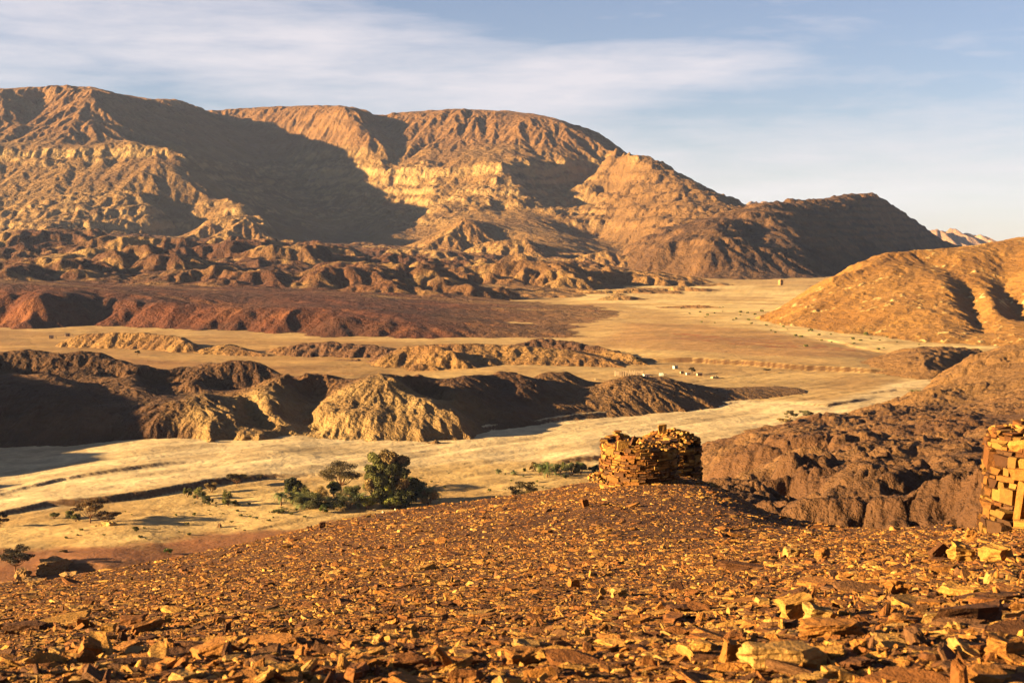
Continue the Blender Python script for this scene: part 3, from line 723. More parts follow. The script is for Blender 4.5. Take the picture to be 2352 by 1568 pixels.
# braided channels run along the river
u_ = Xg*.72 + Yg*.70; v_ = -Xg*.70+Yg*.72
riv = 0.13*fbm(u_/9, v_, 7, 4, .6, 106) - .30*np.clip(ridged(u_/12, v_, 10, 2, .5, 107)-.62, 0, 1)*2.2
Zg += riv*sm(230, 300, Yg)*(1-sm(520, 620, Yg))
def inpoly(us, X, Y, soft, warp=0):
    """soft mask of a ground patch given by its outline"""
    w = [PZ(u, v)[:2] for u, v in us]
    inside = np.zeros(X.shape, bool); best = np.full(X.shape, 1e9)
    for a, b in zip(w, w[1:]+w[:1]):
        cond = ((a[1] > Y) != (b[1] > Y)) & (X < (b[0]-a[0])*(Y-a[1])/((b[1]-a[1]) or 1e-9)+a[0])
        inside ^= cond
        dx_, dy_ = b[0]-a[0], b[1]-a[1]; L2 = dx_*dx_+dy_*dy_+1e-9
        t = np.clip(((X-a[0])*dx_+(Y-a[1])*dy_)/L2, 0, 1)
        best = np.minimum(best, np.hypot(X-a[0]-t*dx_, Y-a[1]-t*dy_))
    s = np.where(inside, best, -best) + warp
    return sm(-soft, soft, s)
nn = fbm(Xg, Yg, 45, 5, .6, 110); nf = fbm(Xg, Yg, 9, 4, .6, 111); nl = fbm(u_/7, v_, 9, 4, .6, 112)
cg = lerp((0.60, 0.43, 0.215), (0.51, 0.345, 0.165), sm(-.3, .3, nn))                     # tan floor
river = inpoly([(-400,1185),(0,1180),(260,1154),(480,1116),(700,1096),(900,1080),(1100,1060),(1380,1058),(1650,1040),(1900,1060),(2300,1000),(2352,900),(2500,860),(2150,868),(2040,880),(1990,905),(1900,925),(1720,920),(1500,930),(1300,950),(1100,985),(800,1005),(400,1010),(-400,1000)], Xg, Yg, 5, 6*nf)
gravel = lerp((0.74, 0.58, 0.36), (0.62, 0.47, 0.28), sm(-.25, .35, nl)); gravel = lerp(gravel, (0.82, 0.66, 0.42), sm(.1, .4, nf)*.4)
cg = lerp(cg, gravel, river)
near = inpoly([(-400,1190),(0,1184),(260,1160),(480,1125),(640,1105),(1000,1075),(1400,1070),(1700,1050),(1700,1400),(-400,1500)], Xg, Yg, 4, 3*nf)
cg = lerp(cg, lerp((0.66, 0.48, 0.24), (0.56, 0.385, 0.18), sm(-.2, .3, nn+.4*nf)), near)
redn = inpoly([(-400,1262),(120,1262),(330,1262),(390,1242),(480,1226),(600,1218),(700,1216),(760,1190),(900,1300),(500,1340),(-400,1345)], Xg, Yg, 2.5, 4*nf)
cg = lerp(cg, lerp((0.34, 0.145, 0.065), (0.40, 0.20, 0.09), sm(-.2, .4, nf)), redn*.85)
farw = inpoly([(1480,648),(1700,655),(1900,668),(2000,700),(1830,748),(2000,772),(2180,792),(2352,800),(2700,830),(2700,850),(2300,838),(2100,820),(1900,790),(1700,752),(1560,725),(1450,705),(1300,690),(1380,660)], Xg, Yg, 10, 14*nn)
cg = lerp(cg, lerp((0.76, 0.58, 0.31), (0.62, 0.44, 0.21), sm(-.1, .3, fbm(Xg*.5, Yg, 30, 4, .6, 115))), farw*.9)
redf = inpoly([(1440,745),(1620,750),(1800,772),(1950,800),(2150,818),(2300,826),(2200,834),(1980,826),(1750,826),(1500,812),(1380,790)], Xg, Yg, 8, 10*nn)
cg = lerp(cg, lerp((0.48, 0.265, 0.115), (0.44, 0.275, 0.125), sm(-.2, .3, nn)), redf*.55)
redp = inpoly([(1560,770),(1760,787),(1880,797),(1960,808),(1860,807),(1700,797),(1560,785)], Xg, Yg, 3, 12*nf)
cg = lerp(cg, (0.40, 0.15, 0.06), redp*.65*sm(-.2, .3, nf))
mid = inpoly([(-500,748),(800,782),(1000,790),(1200,815),(1100,850),(700,870),(-500,840)], Xg, Yg, 8, 10*nn)
cg = lerp(cg, lerp((0.52, 0.345, 0.155), (0.44, 0.275, 0.12), sm(-.2, .3, fbm(Xg*.3, Yg, 18, 4, .6, 117))), mid)
cg = lerp(cg, (0.33, 0.14, 0.06), sm(-.9, 1, nn)*inpoly([(-500,800),(200,815),(700,850),(700,860),(-500,860)], Xg, Yg, 6, 5*nf)*.6)
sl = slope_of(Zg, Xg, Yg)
cg = lerp(cg, (0.22, 0.12, 0.06), sm(.18, .5, sl)*.9)  # brown bank faces, with shade painted in as an extra dark colour
cg = cg*(1+.17*np.clip(fbm(Xg*.35, Yg, 16, 5, .65, 118)*1.8, -1, 1)+.12*np.clip(fbm(Xg, Yg, 5, 4, .7, 119)*2, -1, 1))[..., None]
cg = lerp(cg, (.36, .21, .10), .45*sm(.1, .4, fbm(Xg*.4, Yg, 60, 5, .6, 120))*sm(480, 600, Yg))
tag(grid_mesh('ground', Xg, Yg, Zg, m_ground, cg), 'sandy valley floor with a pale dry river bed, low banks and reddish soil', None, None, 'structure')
# the land all round, below and behind
rr_ = np.array([0, 300, 900, 1800, 2400, 3500, 4500, 5500, 6500, 9000, 12000, 16000.]); th_ = np.linspace(0, 2*np.pi, 73)
Rr, Th = np.meshgrid(rr_, th_, indexing='ij')
Zr = -7 - 95*sm(2400, 6500, Rr) - 200*sm(6000, 14000, Rr)
tag(grid_mesh('desert_plain', Rr*np.sin(Th), Rr*np.cos(Th), Zr, m_ground, np.zeros(Rr.shape+(3,))+np.array([.42, .27, .13])), 'wide tan desert plain reaching the horizon', None, None, 'structure')

# ------------------------------------------------------------------ brown rocky knobs right of the foreground hill
lines = [
 [(1600,1008,383),(1680,1012,378),(1740,1012,376),(1790,975,425),(1900,965,430),(2010,950,445),(2090,925,470),(2150,880,525),(2200,845,575),(2260,810,620)],
 # outer crest seen against the river
 [(1620,1040,300),(1700,1012,318),(1755,1000,325),(1790,990,330),(1860,972,340),(1900,962,342),(1935,985,335),(1975,992,330)],
 [(1985,975,345),(2020,950,360),(2070,940,365),(2120,955,360)],
 [(2080,938,405),(2110,915,410),(2140,905,415),(2180,908,412),(2200,930,400),(2260,925,400)],
 [(2150,890,470),(2180,868,480),(2230,830,500),(2290,805,505),(2330,798,500),(2420,790,490)],
 [(2205,895,450),(2280,880,440),(2352,860,430)],[(2195,940,392),(2270,940,380)],
 [(2352,900,400),(2352,960,340),(2352,1000,300)],[(2250,985,315),(2330,1000,290)],
 # inner slopes
 [(1640,1075,230),(1720,1060,250),(1800,1050,260),(1900,1035,275),(2000,1030,280),(2100,1030,275),(2200,1035,262),(2300,1045,245)],
 [(1680,1100,190),(1750,1090,200),(1850,1085,205),(1950,1080,205),(2050,1080,200),(2200,1085,190)],
 # knob rank above the gully
 [(1740,1140,140),(1790,1110,150),(1840,1105,155),(1880,1130,148),(1900,1160,135)],
 [(1960,1120,150),(2000,1100,158),(2060,1095,160),(2100,1120,150)],
 [(2020,1150,125),(2060,1130,132),(2100,1140,130),(2140,1160,122)],
 [(2160,1120,140),(2200,1105,145),(2260,1110,140)],
 [(2170,1165,112),(2220,1140,120),(2280,1150,115)],
 [(1880,1175,122),(1925,1150,128),(1935,1180,118)],
 # the gully
 [(1760,1185,112),(1850,1212,95),(1950,1225,88),(2050,1218,86),(2120,1205,90)],
 [(1925,1110,150),(1945,1160,132),(1955,1215,100)],[(2140,1160,130),(2150,1205,98)],[(1850,1170,118),(1880,1200,104)],
 [(2180,1190,85),(2270,1180,85)],
 [(1640,1125,120),(1700,1160,112)],
]
world = [[(20,120,5),(10,250,-4),(20,360,-6),(80,400,-6),(130,480,-6),(190,580,-8),(260,640,-8)], [(-5,66,38),(10,66,38),(30,66,38),(60,66,38)],[(330,500,20),(300,300,45),(160,120,52)], [(16,78,37),(30,78,38)]]
pts = []
for l in lines: pts += dens([P(*q) for q in l], 7)
for l in world: pts += dens(l, 14)
def kgrid(nc, nr):
    T_, Y_ = np.meshgrid(np.linspace(-.075, .50, nc), np.geomspace(66, 640, nr)); return T_*Y_+.02*Y_, Y_
X, Y = kgrid(760, 900); Xc, Yc = kgrid(190, 225)
Z = upsample(rbf(pts, Xc, Yc), *X.shape)
nearm = 1-sm(170, 280, Y)
Z += 1.8*(1-sm(260, 420, Y))*(fbm(X, Y, 24, 3, .5, 121))
kn = ridged(X, Y, 13, 4, .55, 122)
Z = erode(Z, X, Y, None, ((22, 1.0), (10, .7), (4.6, .3), (2.2, .12)), 31, full=.5)
jag = sm(1.5, 5, Z)*sm(-.3, .12, fbm(X, Y, 30, 3, .5, 126))
Z += jag*((.95+.65*nearm)*crags(X, Y, 9.5, 127, .5) + .6*crags(X, Y, 4.2, 128, .6) + .28*crags(X, Y, 1.8, 129, .6) + .12*crags(X, Y, .8, 130, .5)*nearm)
Z += (1.0*kn + .35*np.abs(fbm(X, Y, 4, 3, .6, 123)) + .12*ridged(X, Y, 1.6, 3, .6, 136)*nearm)*sm(1.0, 5, Z)
nn = fbm(X, Y, 30, 5, .6, 124); nf = fbm(X, Y, 5, 5, .65, 125)
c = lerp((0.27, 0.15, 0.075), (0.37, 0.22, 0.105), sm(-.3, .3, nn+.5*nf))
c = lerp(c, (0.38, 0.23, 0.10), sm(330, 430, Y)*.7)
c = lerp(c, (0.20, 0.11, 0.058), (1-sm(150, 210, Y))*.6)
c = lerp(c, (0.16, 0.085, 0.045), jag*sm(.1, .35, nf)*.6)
m_knob = mat_terrain('knob_rock', (6, 1.4, .35), 0.38, var=0.25)
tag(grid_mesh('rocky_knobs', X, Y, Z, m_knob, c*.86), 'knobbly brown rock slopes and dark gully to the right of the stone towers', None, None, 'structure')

# ------------------------------------------------------------------ foreground hill
FG_LINES = [
 [(-300,1345,36),(-100,1343,37),(0,1340,38),(170,1318,42),(350,1292,47),(520,1262,52),(740,1202,57),(900,1178,60),(1050,1158,62),(1200,1140,64),(1300,1120,65),(1390,1106,64),(1500,1100,63),(1600,1103,62),(1660,1115,59),(1720,1150,54),(1770,1182,50),(1850,1200,47),(1950,1213,44),(2050,1212,42),(2180,1203,37),(2270,1202,33),(2352,1200,30),(2600,1195,27)],
 [(-200,1395,22),(0,1392,22),(300,1370,23),(600,1330,25),(900,1290,27),(1200,1265,28),(1500,1250,29),(1800,1255,28),(2100,1262,23),(2352,1262,18)],
 [(-200,1450,12.5),(100,1450,12.5),(600,1410,13),(1200,1370,13.6),(1800,1350,13.6),(2300,1345,11.5)],
 [(-200,1500,8.6),(300,1500,8.4),(900,1470,8.2),(1500,1455,8.0),(2100,1440,7.8),(2500,1440,7)],
 [(0,1560,5.2),(600,1558,5.1),(1200,1555,5.0),(1800,1540,5.0),(2352,1530,4.9)],
]
_sil = FG_LINES[0]
FG_LINES += [[(u, v+14, D*.90) for u, v, D in _sil], [(u, v+36, D*.76) for u, v, D in _sil], [(u, v+50, D*1.10) for u, v, D in _sil]]
FG_LINES += [[(u, v+230, D*1.22) for u, v, D in _sil[2:-5]]]
FW = [[(-1.5,2.0,60.45),(1.5,2,60.5)],[(-3,0,60.4),(3,0,60.6)],[(-8,-6,60.3),(8,-6,61)], [(-30,-8,57),(-30,20,55)],[(35,-8,62),(30,10,59.5)],
      [(-40,48,44),(-28,62,36),(-15,74,34),(0,82,32),(14,82,32),(22,76,33)],[(-52,75,24),(-20,100,15),(5,110,12),(20,100,16)],[(25,62,38),(30,52,42),(36,44,46)], [(30,70,30),(42,58,38)],[(-70,60,30)],[(-60,110,6),(0,130,0)]]
pts = []
for l in FG_LINES: pts += dens([P(*q) for q in l], 2.5)
for l in FW: pts += dens(l, 6)
tf = np.linspace(-1.0, 1.0, 760); yf_ = np.geomspace(1.6, 125, 520)
Tf, Yf = np.meshgrid(tf, yf_)
fan = np.where(Yf < 30, Yf*.62+1.4, 30*.62+1.4+(Yf-30)*.42)
Xf = Tf*fan
tc_ = np.linspace(-1, 1, 110); yc_ = np.geomspace(1.6, 125, 130)
Tc, Yc = np.meshgrid(tc_, yc_); Xc = Tc*np.where(Yc < 30, Yc*.62+1.4, 30*.62+1.4+(Yc-30)*.42)
Zf = upsample(rbf(pts, Xc, Yc, .01), *Xf.shape)
Zsm = Zf.copy()
lowf = np.clip(Yf/25, .12, 1)
Zf += .12*lowf*fbm(Xf, Yf, 6, 3, .5, 131) + .05*fbm(Xf, Yf, 1.2, 4, .6, 132) + .022*ridged(Xf, Yf, .45, 3, .6, 133)
def fgz(x, y):
    """height of the foreground hill"""
    x = np.atleast_1d(np.asarray(x, float)); y = np.atleast_1d(np.asarray(y, float))
    fn = np.where(y < 30, y*.62+1.4, 30*.62+1.4+(y-30)*.42)
    jt = np.clip((x/fn+1)/2*(len(tf)-1), 0, len(tf)-1.001)
    iy = np.clip(np.log(y/1.6)/np.log(125/1.6)*(len(yf_)-1), 0, len(yf_)-1.001)
    j = jt.astype(int); i = iy.astype(int); fj = jt-j; fi = iy-i
    return (Zf[i, j]*(1-fj)*(1-fi)+Zf[i, j+1]*fj*(1-fi)+Zf[i+1, j]*(1-fj)*fi+Zf[i+1, j+1]*fj*fi)
c = lerp((0.17, 0.08, 0.032), (0.25, 0.13, 0.055), sm(-.3, .3, fbm(Xf, Yf, .8, 4, .6, 135)))
m_fg = mat_terrain('shale_soil', (.5, .12, .04), 0.5, var=0.35)
tag(grid_mesh('foreground_hill', Xf, Yf, Zf, m_fg, c), 'brown hill strewn with broken shale in the foreground', None, None, 'structure')
def hit(u, v):
    """where the line of sight through (u, v) meets the foreground hill"""
    y0 = 2.0
    ys = np.geomspace(2.0, 80, 900)
    ps = np.array([P(u, v, y) for y in ys]); zz = fgz(ps[:, 0], ps[:, 1])
    k = np.argmax(ps[:, 2] < zz)
    return float(ps[k, 0]), float(ps[k, 1]), float(zz[k])
# ------------------------------------------------------------------ stones
def mat_stone(name, scales, bump, rough=.85, var=.3):
    return mat_terrain(name, scales, bump, rough, var)
m_stone = mat_stone('shale', (.09, .022), .45, var=.32)
m_wall = mat_stone('wall_stone', (.16, .035), .4, var=.28)
def tone(c): return np.clip(np.asarray(c, float), 0, 1)**1.45*.67
def prism(r, n=None, chunk=0.0):
    """an angular slab: irregular outline, chamfered edge; unit size"""
    n = n or r.choice([4, 5, 5, 6, 7])
    an = sorted((i+r.uniform(-.32, .32))/n*2*math.pi for i in range(n))
    rad = [r.uniform(.38, .56) for _ in an]
    vs = []
    for z, s in ((-.5, .84), (-.22, 1.0), (.2, .98), (.5, .82)):
        dx_, dy_ = r.uniform(-.05, .05), r.uniform(-.05, .05)
        for a, q in zip(an, rad):
            k = s*r.uniform(.93, 1.05)
            vs.append((math.cos(a)*q*k+dx_, math.sin(a)*q*k+dy_, z*(1+r.uniform(-.18, .18)*(1+chunk))))
    fs = [tuple(range(n-1, -1, -1))]
    for l in range(3):
        for i in range(n): fs.append((l*n+i, l*n+(i+1)%n, (l+1)*n+(i+1)%n, (l+1)*n+i))
    fs.append(tuple(range(3*n, 4*n)))
    return np.array(vs), fs
def block(r):
    """a rough building block: a box with worn corners; unit size"""
    vs = []; c = .10
    for z, s in ((-.5, 0), (-.36, 1), (.36, 1), (.5, 0)):
        for sx, sy in ((-1, -1), (1, -1), (1, 1), (-1, 1)):
            k = .5-(0 if s else .04)
            vs.append((sx*(k+r.uniform(-.12, .03)), sy*(k+r.uniform(-.12, .06)), z+r.uniform(-.09, .07)))
    fs = [(3, 2, 1, 0)]
    for l in range(3):
        for i in range(4): fs.append((l*4+i, l*4+(i+1)%4, (l+1)*4+(i+1)%4, (l+1)*4+i))
    fs.append((12, 13, 14, 15))
    return np.array(vs), fs
RV = random.Random(5)
SLABS = [prism(RV) for _ in range(26)]; BLOCKS = [block(RV) for _ in range(16)]
def rotm(az_, tx, ty):
    """rotation matrices: spin about z, then tilt"""
    ca, sa = np.cos(az_), np.sin(az_); o = np.zeros_like(ca); i = np.ones_like(ca)
    Rz = np.stack([ca, -sa, o, sa, ca, o, o, o, i], -1).reshape(-1, 3, 3)
    cx, sx = np.cos(tx), np.sin(tx); cy, sy = np.cos(ty), np.sin(ty)
    Rx = np.stack([i, o, o, o, cx, -sx, o, sx, cx], -1).reshape(-1, 3, 3)
    Ry = np.stack([cy, o, sy, o, i, o, -sy, o, cy], -1).reshape(-1, 3, 3)
    return Rx@Ry@Rz
def merged(name, shapes, which, loc, rot, scl, col, mat, parent=None, extra=None, smooth=False):
    """many solids in ONE mesh"""
    V = []; Cc = []; LV = []; LT = []; off = 0
    for k, (vs, fs) in enumerate(shapes):
        m = np.nonzero(which == k)[0]
        if not len(m): continue
        P_ = np.einsum('nij,nvj->nvi', rot[m], vs[None]*scl[m][:, None, :]) + loc[m][:, None, :]
        V.append(P_.reshape(-1, 3)); Cc.append(np.repeat(col[m], len(vs), 0))
        fl = np.concatenate([np.array(f) for f in fs]); ft = np.array([len(f) for f in fs])
        LV.append((fl[None]+off+np.arange(len(m))[:, None]*len(vs)).ravel()); LT.append(np.tile(ft, len(m)))
        off += len(m)*len(vs)
    if extra is not None:
        ev, ef, ec = extra
        V.append(np.array(ev)); Cc.append(np.repeat(np.array([ec]), len(ev), 0))
        LV.append(np.concatenate([np.array(f) for f in ef])+off); LT.append(np.array([len(f) for f in ef])); off += len(ev)
    return raw_mesh(name, np.concatenate(V), np.concatenate(LV), np.concatenate(LT), np.concatenate(Cc), mat, parent, smooth)
def raw_mesh(name, V, LV, LT, Cc, mat, parent=None, smooth=False):
    me = bpy.data.meshes.new(name)
    me.vertices.add(len(V)); me.vertices.foreach_set('co', V.astype(np.float32).ravel())
    me.loops.add(len(LV)); me.loops.foreach_set('vertex_index', LV.astype(np.int32))
    me.polygons.add(len(LT)); st = np.concatenate([[0], np.cumsum(LT)[:-1]]).astype(np.int32)
    me.polygons.foreach_set('loop_start', st); me.polygons.foreach_set('use_smooth', np.full(len(LT), smooth))
    at = me.color_attributes.new('Col', 'FLOAT_COLOR', 'POINT')
    cc = np.ones((len(V), 4), np.float32); cc[:, :3] = tone(Cc); at.data.foreach_set('color', cc.ravel())
    me.update(calc_edges=True); me.materials.append(mat)
    o = bpy.data.objects.new(name, me); C.objects.link(o)
    if parent: o.parent = parent
    return o
STC = np.array([(0.56, 0.335, 0.12), (0.46, 0.24, 0.08), (0.34, 0.165, 0.06), (0.21, 0.105, 0.05), (0.68, 0.45, 0.19), (0.28, 0.155, 0.08)])
STC[4] = (.58, .37, .16); STC = STC*np.array([.93, .91, .78])
STP = np.array([.20, .26, .20, .14, .08, .12])
# loose shale over the whole hill
NS = 225000
yy = np.exp(rng.uniform(math.log(3.6), math.log(76), NS)); xx = rng.uniform(-1, 1, NS)*(np.where(yy < 30, yy*.45+.8, 14.3+(yy-30)*.40))
zz = fgz(xx, yy)
size = (.0175+.010*sm(0, 2.5, xx)*sm(0, 1, 14-yy)+.00090*yy)*np.exp(rng.normal(0, .55, NS))
patchy = fbm(xx, yy, 3.0, 3, .6, 201)
size *= 1+.55*np.clip(patchy, -1, 1.2)
# coarser stones towards the right and near, finer in the middle
size *= 1+.35*sm(0, 8, xx)*(1-sm(14, 30, yy))
thick = size*rng.uniform(.08, .26, NS)*np.where(rng.random(NS) < .15, 2.0, 1)
flatm = rng.random(NS)
tl = np.where(flatm < .84, .11, np.where(flatm < .95, .5, 1.2))
tl = np.where(size > .11, np.minimum(tl, .22), tl)
tx = rng.normal(0, 1, NS)*tl; ty = rng.normal(0, 1, NS)*tl
rot = rotm(rng.uniform(0, 6.283, NS), tx, ty)
scl = np.stack([size*rng.uniform(.9, 2.0, NS), size*rng.uniform(.6, 1.0, NS), thick], -1)
loc = np.stack([xx, yy, zz+thick*.12+np.abs(np.sin(tx))*size*.16], -1)
col = STC[rng.choice(6, NS, p=STP)]*rng.uniform(.8, 1.2, (NS, 1))*(1+.18*np.clip(patchy, -1, 1)[:, None])
which = rng.integers(0, 26, NS)
# keep the largest in view for things of their own
app = size/yy*(np.abs(xx/yy) < .37)*(yy > 4.2)*(yy < 30)
order = np.argsort(-app); big = order[:270]
rest = np.ones(NS, bool); rest[big] = False
sh = merged('loose_shale', SLABS, which[rest], loc[rest], rot[rest], scl[rest], col[rest], m_stone)
tag(sh, 'countless small flakes of broken shale covering the foreground hill', 'shale', None, 'stuff')

def fine_stone(name, r, flat, colr, seed, kind='slab', cuts=2, rough=.05):
    """a larger stone modelled with broken edges, in unit size"""
    vs, fs = (prism(r, chunk=.5) if kind == 'slab' else block(r))
    bm = bmesh.new(); bv = [bm.verts.new(v) for v in vs]
    for f in fs: bm.faces.new([bv[i] for i in f])
    bmesh.ops.triangulate(bm, faces=[f for f in bm.faces if len(f.verts) > 4])
    bmesh.ops.subdivide_edges(bm, edges=bm.edges[:], cuts=cuts, use_grid_fill=True)
    co = np.array([v.co[:] for v in bm.verts])
    n_ = perlin(co[:, 0]*2.6+seed, co[:, 1]*2.6+co[:, 2]*1.7, seed)*rough*2.2 + perlin(co[:, 0]*7+seed, co[:, 1]*7+co[:, 2]*6, seed+3)*rough*1.2
    # bedding: thin ledges along the layers
    lay = .02*np.sign(np.sin(co[:, 2]*26+seed))*(rough > .02)
    for v, q, w in zip(bm.verts, n_, lay):
        d = Vector((v.co.x, v.co.y, v.co.z*.6)).normalized(); v.co += d*float(q) + Vector((v.co.x, v.co.y, 0))*float(w)
    me = bpy.data.meshes.new(name); bm.to_mesh(me); bm.free()
    at = me.color_attributes.new('Col', 'FLOAT_COLOR', 'POINT')
    cc = np.ones((len(me.vertices), 4), np.float32); cc[:, :3] = tone(colr)*(1+.12*np.sin(co[:, 2:3]*15+seed)); at.data.foreach_set('color', cc.ravel())
    me.materials.append(m_stone)
    return me
CN = ['buff', 'orange brown', 'rusty brown', 'dark brown', 'pale yellow', 'greyish brown']
FINE = {(k, c_): fine_stone('shale_stone', random.Random(50+k*7), 1, STC[c_], k*3+c_, cuts=2, rough=.045) for k in range(4) for c_ in range(6)}
cidx = np.argmin(((col[:, None, :]-STC[None])**2).sum(-1), 1)
for q in big:
    k = int(which[q]) % 4; c_ = int(cidx[q])
    o = bpy.data.objects.new('shale_stone', FINE[(k, c_)]); C.objects.link(o)
    s = scl[q]*1.12
    o.matrix_world = Matrix.Translation(Vector(loc[q]+np.array([0, 0, .2*thick[q]]))) @ Matrix(rot[q].tolist()).to_4x4() @ Matrix.Diagonal((s[0], s[1], s[2], 1))
    st = 'tilted' if tl[q] > .4 else 'flat lying'
    sz = 'broad' if size[q] > .16 else ('middling' if size[q] > .09 else 'small')
    dd = 'near the bottom of the slope' if yy[q] < 8 else 'on the middle of the slope'
    tag(o, f'{sz} {st} {CN[c_]} shale stone in the rubble {dd}', 'stone', f'{sz} {st} {CN[c_]} stones {dd}')

def special(label, cx_, base_v, wpx, hpx, colr, seed, kind='slab', lean=(0, 0, 0), depth=.7, cat='boulder', name='boulder', rough=.06, sink=.12, cuts=3):
    """a stone one can point at: centre column, row of its foot, width and height as read in the photograph"""
    x, y, z = hit(cx_, base_v)
    s = y/FD
    w_, h_ = wpx*s, hpx*s
    me = fine_stone(name, random.Random(seed), 1, colr, seed, kind, cuts, rough)
    o = bpy.data.objects.new(name, me); C.objects.link(o)
    o.location = (x, y+w_*depth*.4, z + h_*(.5-sink)); o.scale = (w_*1.02, w_*depth, h_); o.rotation_euler = lean
    return tag(o, label, cat)
B0, B1, B2, B3, B4, B5 = [tuple(q) for q in STC]
LT_ = (.54, .335, .125)
special('biggest pale yellow layered slab lying near the bottom right corner', 1805, 1545, 225, 62, LT_, 3, 'slab', (.12, .04, .1), .55, 'slab', 'flat_stone', .05)
special('tall cleft boulder standing in the right foreground, left half', 1838, 1428, 75, 60, B0, 4, 'block', (.1, -.25, .2), .8, rough=.09)
special('rounded half of the cleft boulder on its right side', 1885, 1432, 62, 40, B4, 5, 'block', (.1, .2, .1), .8, rough=.09)
special('broad low rock below the cleft boulder with a black shadow to its right', 1925, 1470, 180, 38, B1, 6, 'slab', (.1, .0, .1), .6, rough=.08)
special('short upright stub of rock left of the biggest pale slab', 1678, 1525, 38, 58, B1, 7, 'block', (.1, .12, .3), .8, rough=.08)
special('leaning brown plank of shale at the bottom centre', 1018, 1538, 22, 66, B1, 8, 'block', (.1, -.72, .1), 1.2, 'slab', 'flat_stone', .03)
special('flat brown slab lying at the bottom left of the leaning plank', 934, 1538, 120, 22, B2, 9, 'slab', (.05, .03, .2), .6, 'slab', 'flat_stone', .05)
special('rounded block with a dark hollow at the bottom right of the leaning plank', 1200, 1530, 64, 34, B1, 10, 'block', (.1, 0, .3), .8, rough=.1)
special('golden boulder at the bottom edge left of the leaning plank', 645, 1566, 96, 34, B0, 11, 'slab', (.1, 0, .1), .7, rough=.09)
special('angular rock at the bottom left with a pointed top', 202, 1512, 50, 40, B1, 12, 'block', (.1, .3, .4), .9, rough=.08)
special('small cubic block with a black shadow on the left side of the slope', 188, 1442, 28, 24, B1, 13, 'block', (0, .1, .3), .9, rough=.05)
special('squat block just below the small cubic block on the left', 246, 1452, 32, 20, B0, 14, 'block', (0, .1, .1), .8, rough=.05)
special('wide low block right of the two left hand blocks', 300, 1436, 56, 18, B2, 15, 'block', (0, .05, .1), .8, rough=.06)
special('long dark slab lying at the left edge of the photo', 50, 1455, 120, 20, B3, 16, 'slab', (.05, 0, .2), .6, 'slab', 'flat_stone', .05)
special('upright flake with a lit left edge left of centre', 385, 1432, 16, 24, B4, 17, 'block', (0, .2, .2), .6, rough=.05)
special('pointed rock throwing a black shadow on the left slope', 385, 1500, 34, 30, B1, 18, 'slab', (0, .3, .2), .9, rough=.07)
special('dark shaded block on the right side of the middle slope', 1560, 1412, 50, 22, B3, 19, 'block', (0, 0, .2), .8, rough=.06)
special('cubic block with a black shadow in the middle of the slope', 1318, 1348, 26, 22, B1, 20, 'block', (0, .1, .3), .9, rough=.04)
special('low pale rock right of the black shadow in the middle of the slope', 1420, 1372, 50, 18, B4, 21, 'slab', (0, 0, .2), .8, rough=.08)
special('lone upright rock on the smooth slope left below the stone towers', 1344, 1164, 14, 20, B2, 22, 'block', (0, -.2, .3), .9, rough=.06)
special('pair of pale blocks beside a dark hollow below the rocky gully, left one', 1822, 1280, 36, 24, B4, 23, 'block', (0, 0, .2), .8, rough=.06)
special('leaning stone on the right of the dark hollow below the rocky gully', 1892, 1284, 40, 22, B1, 24, 'slab', (0, -.3, .2), .8, rough=.06)
special('brown slab leaning up to the left of the big blocks by the edge tower', 2160, 1284, 46, 34, B3, 25, 'block', (0, -.7, .3), .5, 'slab', 'flat_stone', .04)
special('large golden block in front of the edge tower, foremost', 2218, 1290, 70, 38, B0, 26, 'slab', (.15, .15, .4), .9, rough=.09)
special('broad pale rock at the right edge beside the large golden block', 2305, 1290, 90, 36, B0, 27, 'slab', (.1, 0, .2), .8, rough=.07)
special('squarish golden rock just left of the edge tower base', 2240, 1242, 46, 26, B1, 28, 'slab', (0, .2, .5), .9, rough=.08)
special('small pale pyramid of rock near the right edge', 2274, 1340, 22, 26, LT_, 29, 'slab', (0, .2, .2), .9, rough=.05)
special('brown boulder with a long black shadow on the right slope', 2068, 1365, 60, 30, B1, 30, 'slab', (0, .1, .2), .9, rough=.09)
special('big shaded boulder at the bottom right corner', 2320, 1520, 90, 50, B1, 31, 'slab', (.1, .1, .2), .9, rough=.1)
special('pale block at the bottom edge below the biggest pale slab', 1920, 1562, 56, 26, B0, 32, 'block', (.1, .1, .2), .8, rough=.06)
special('rounded rock standing right of the biggest pale slab', 1978, 1508, 34, 44, B1, 33, 'block', (.1, -.35, .2), .8, rough=.08)
special('dark square stone on the crest of the slope above the palms', 740, 1212, 16, 14, B3, 34, 'block', (0, 0, .2), .9, rough=.03)
rb = random.Random(77)
for k in range(20):
    u = rb.uniform(1480, 2380); v = rb.uniform(1390, 1560); w_ = rb.uniform(55, 135)*(.6+.4*(v-1390)/170)
    o = special('large golden slab half buried in the rubble of the lower right corner', u, v, w_, w_*rb.uniform(.16, .3), STC[rb.choice([0, 1, 0, 1, 2])], 700+k, rb.choice(['slab', 'slab', 'block']), (rb.uniform(-.12, .2), rb.uniform(-.2, .2), rb.uniform(-.5, .8)), .75, 'slab', 'flat_stone', .07, .3)
    o['group'] = 'large slabs in the lower right corner'
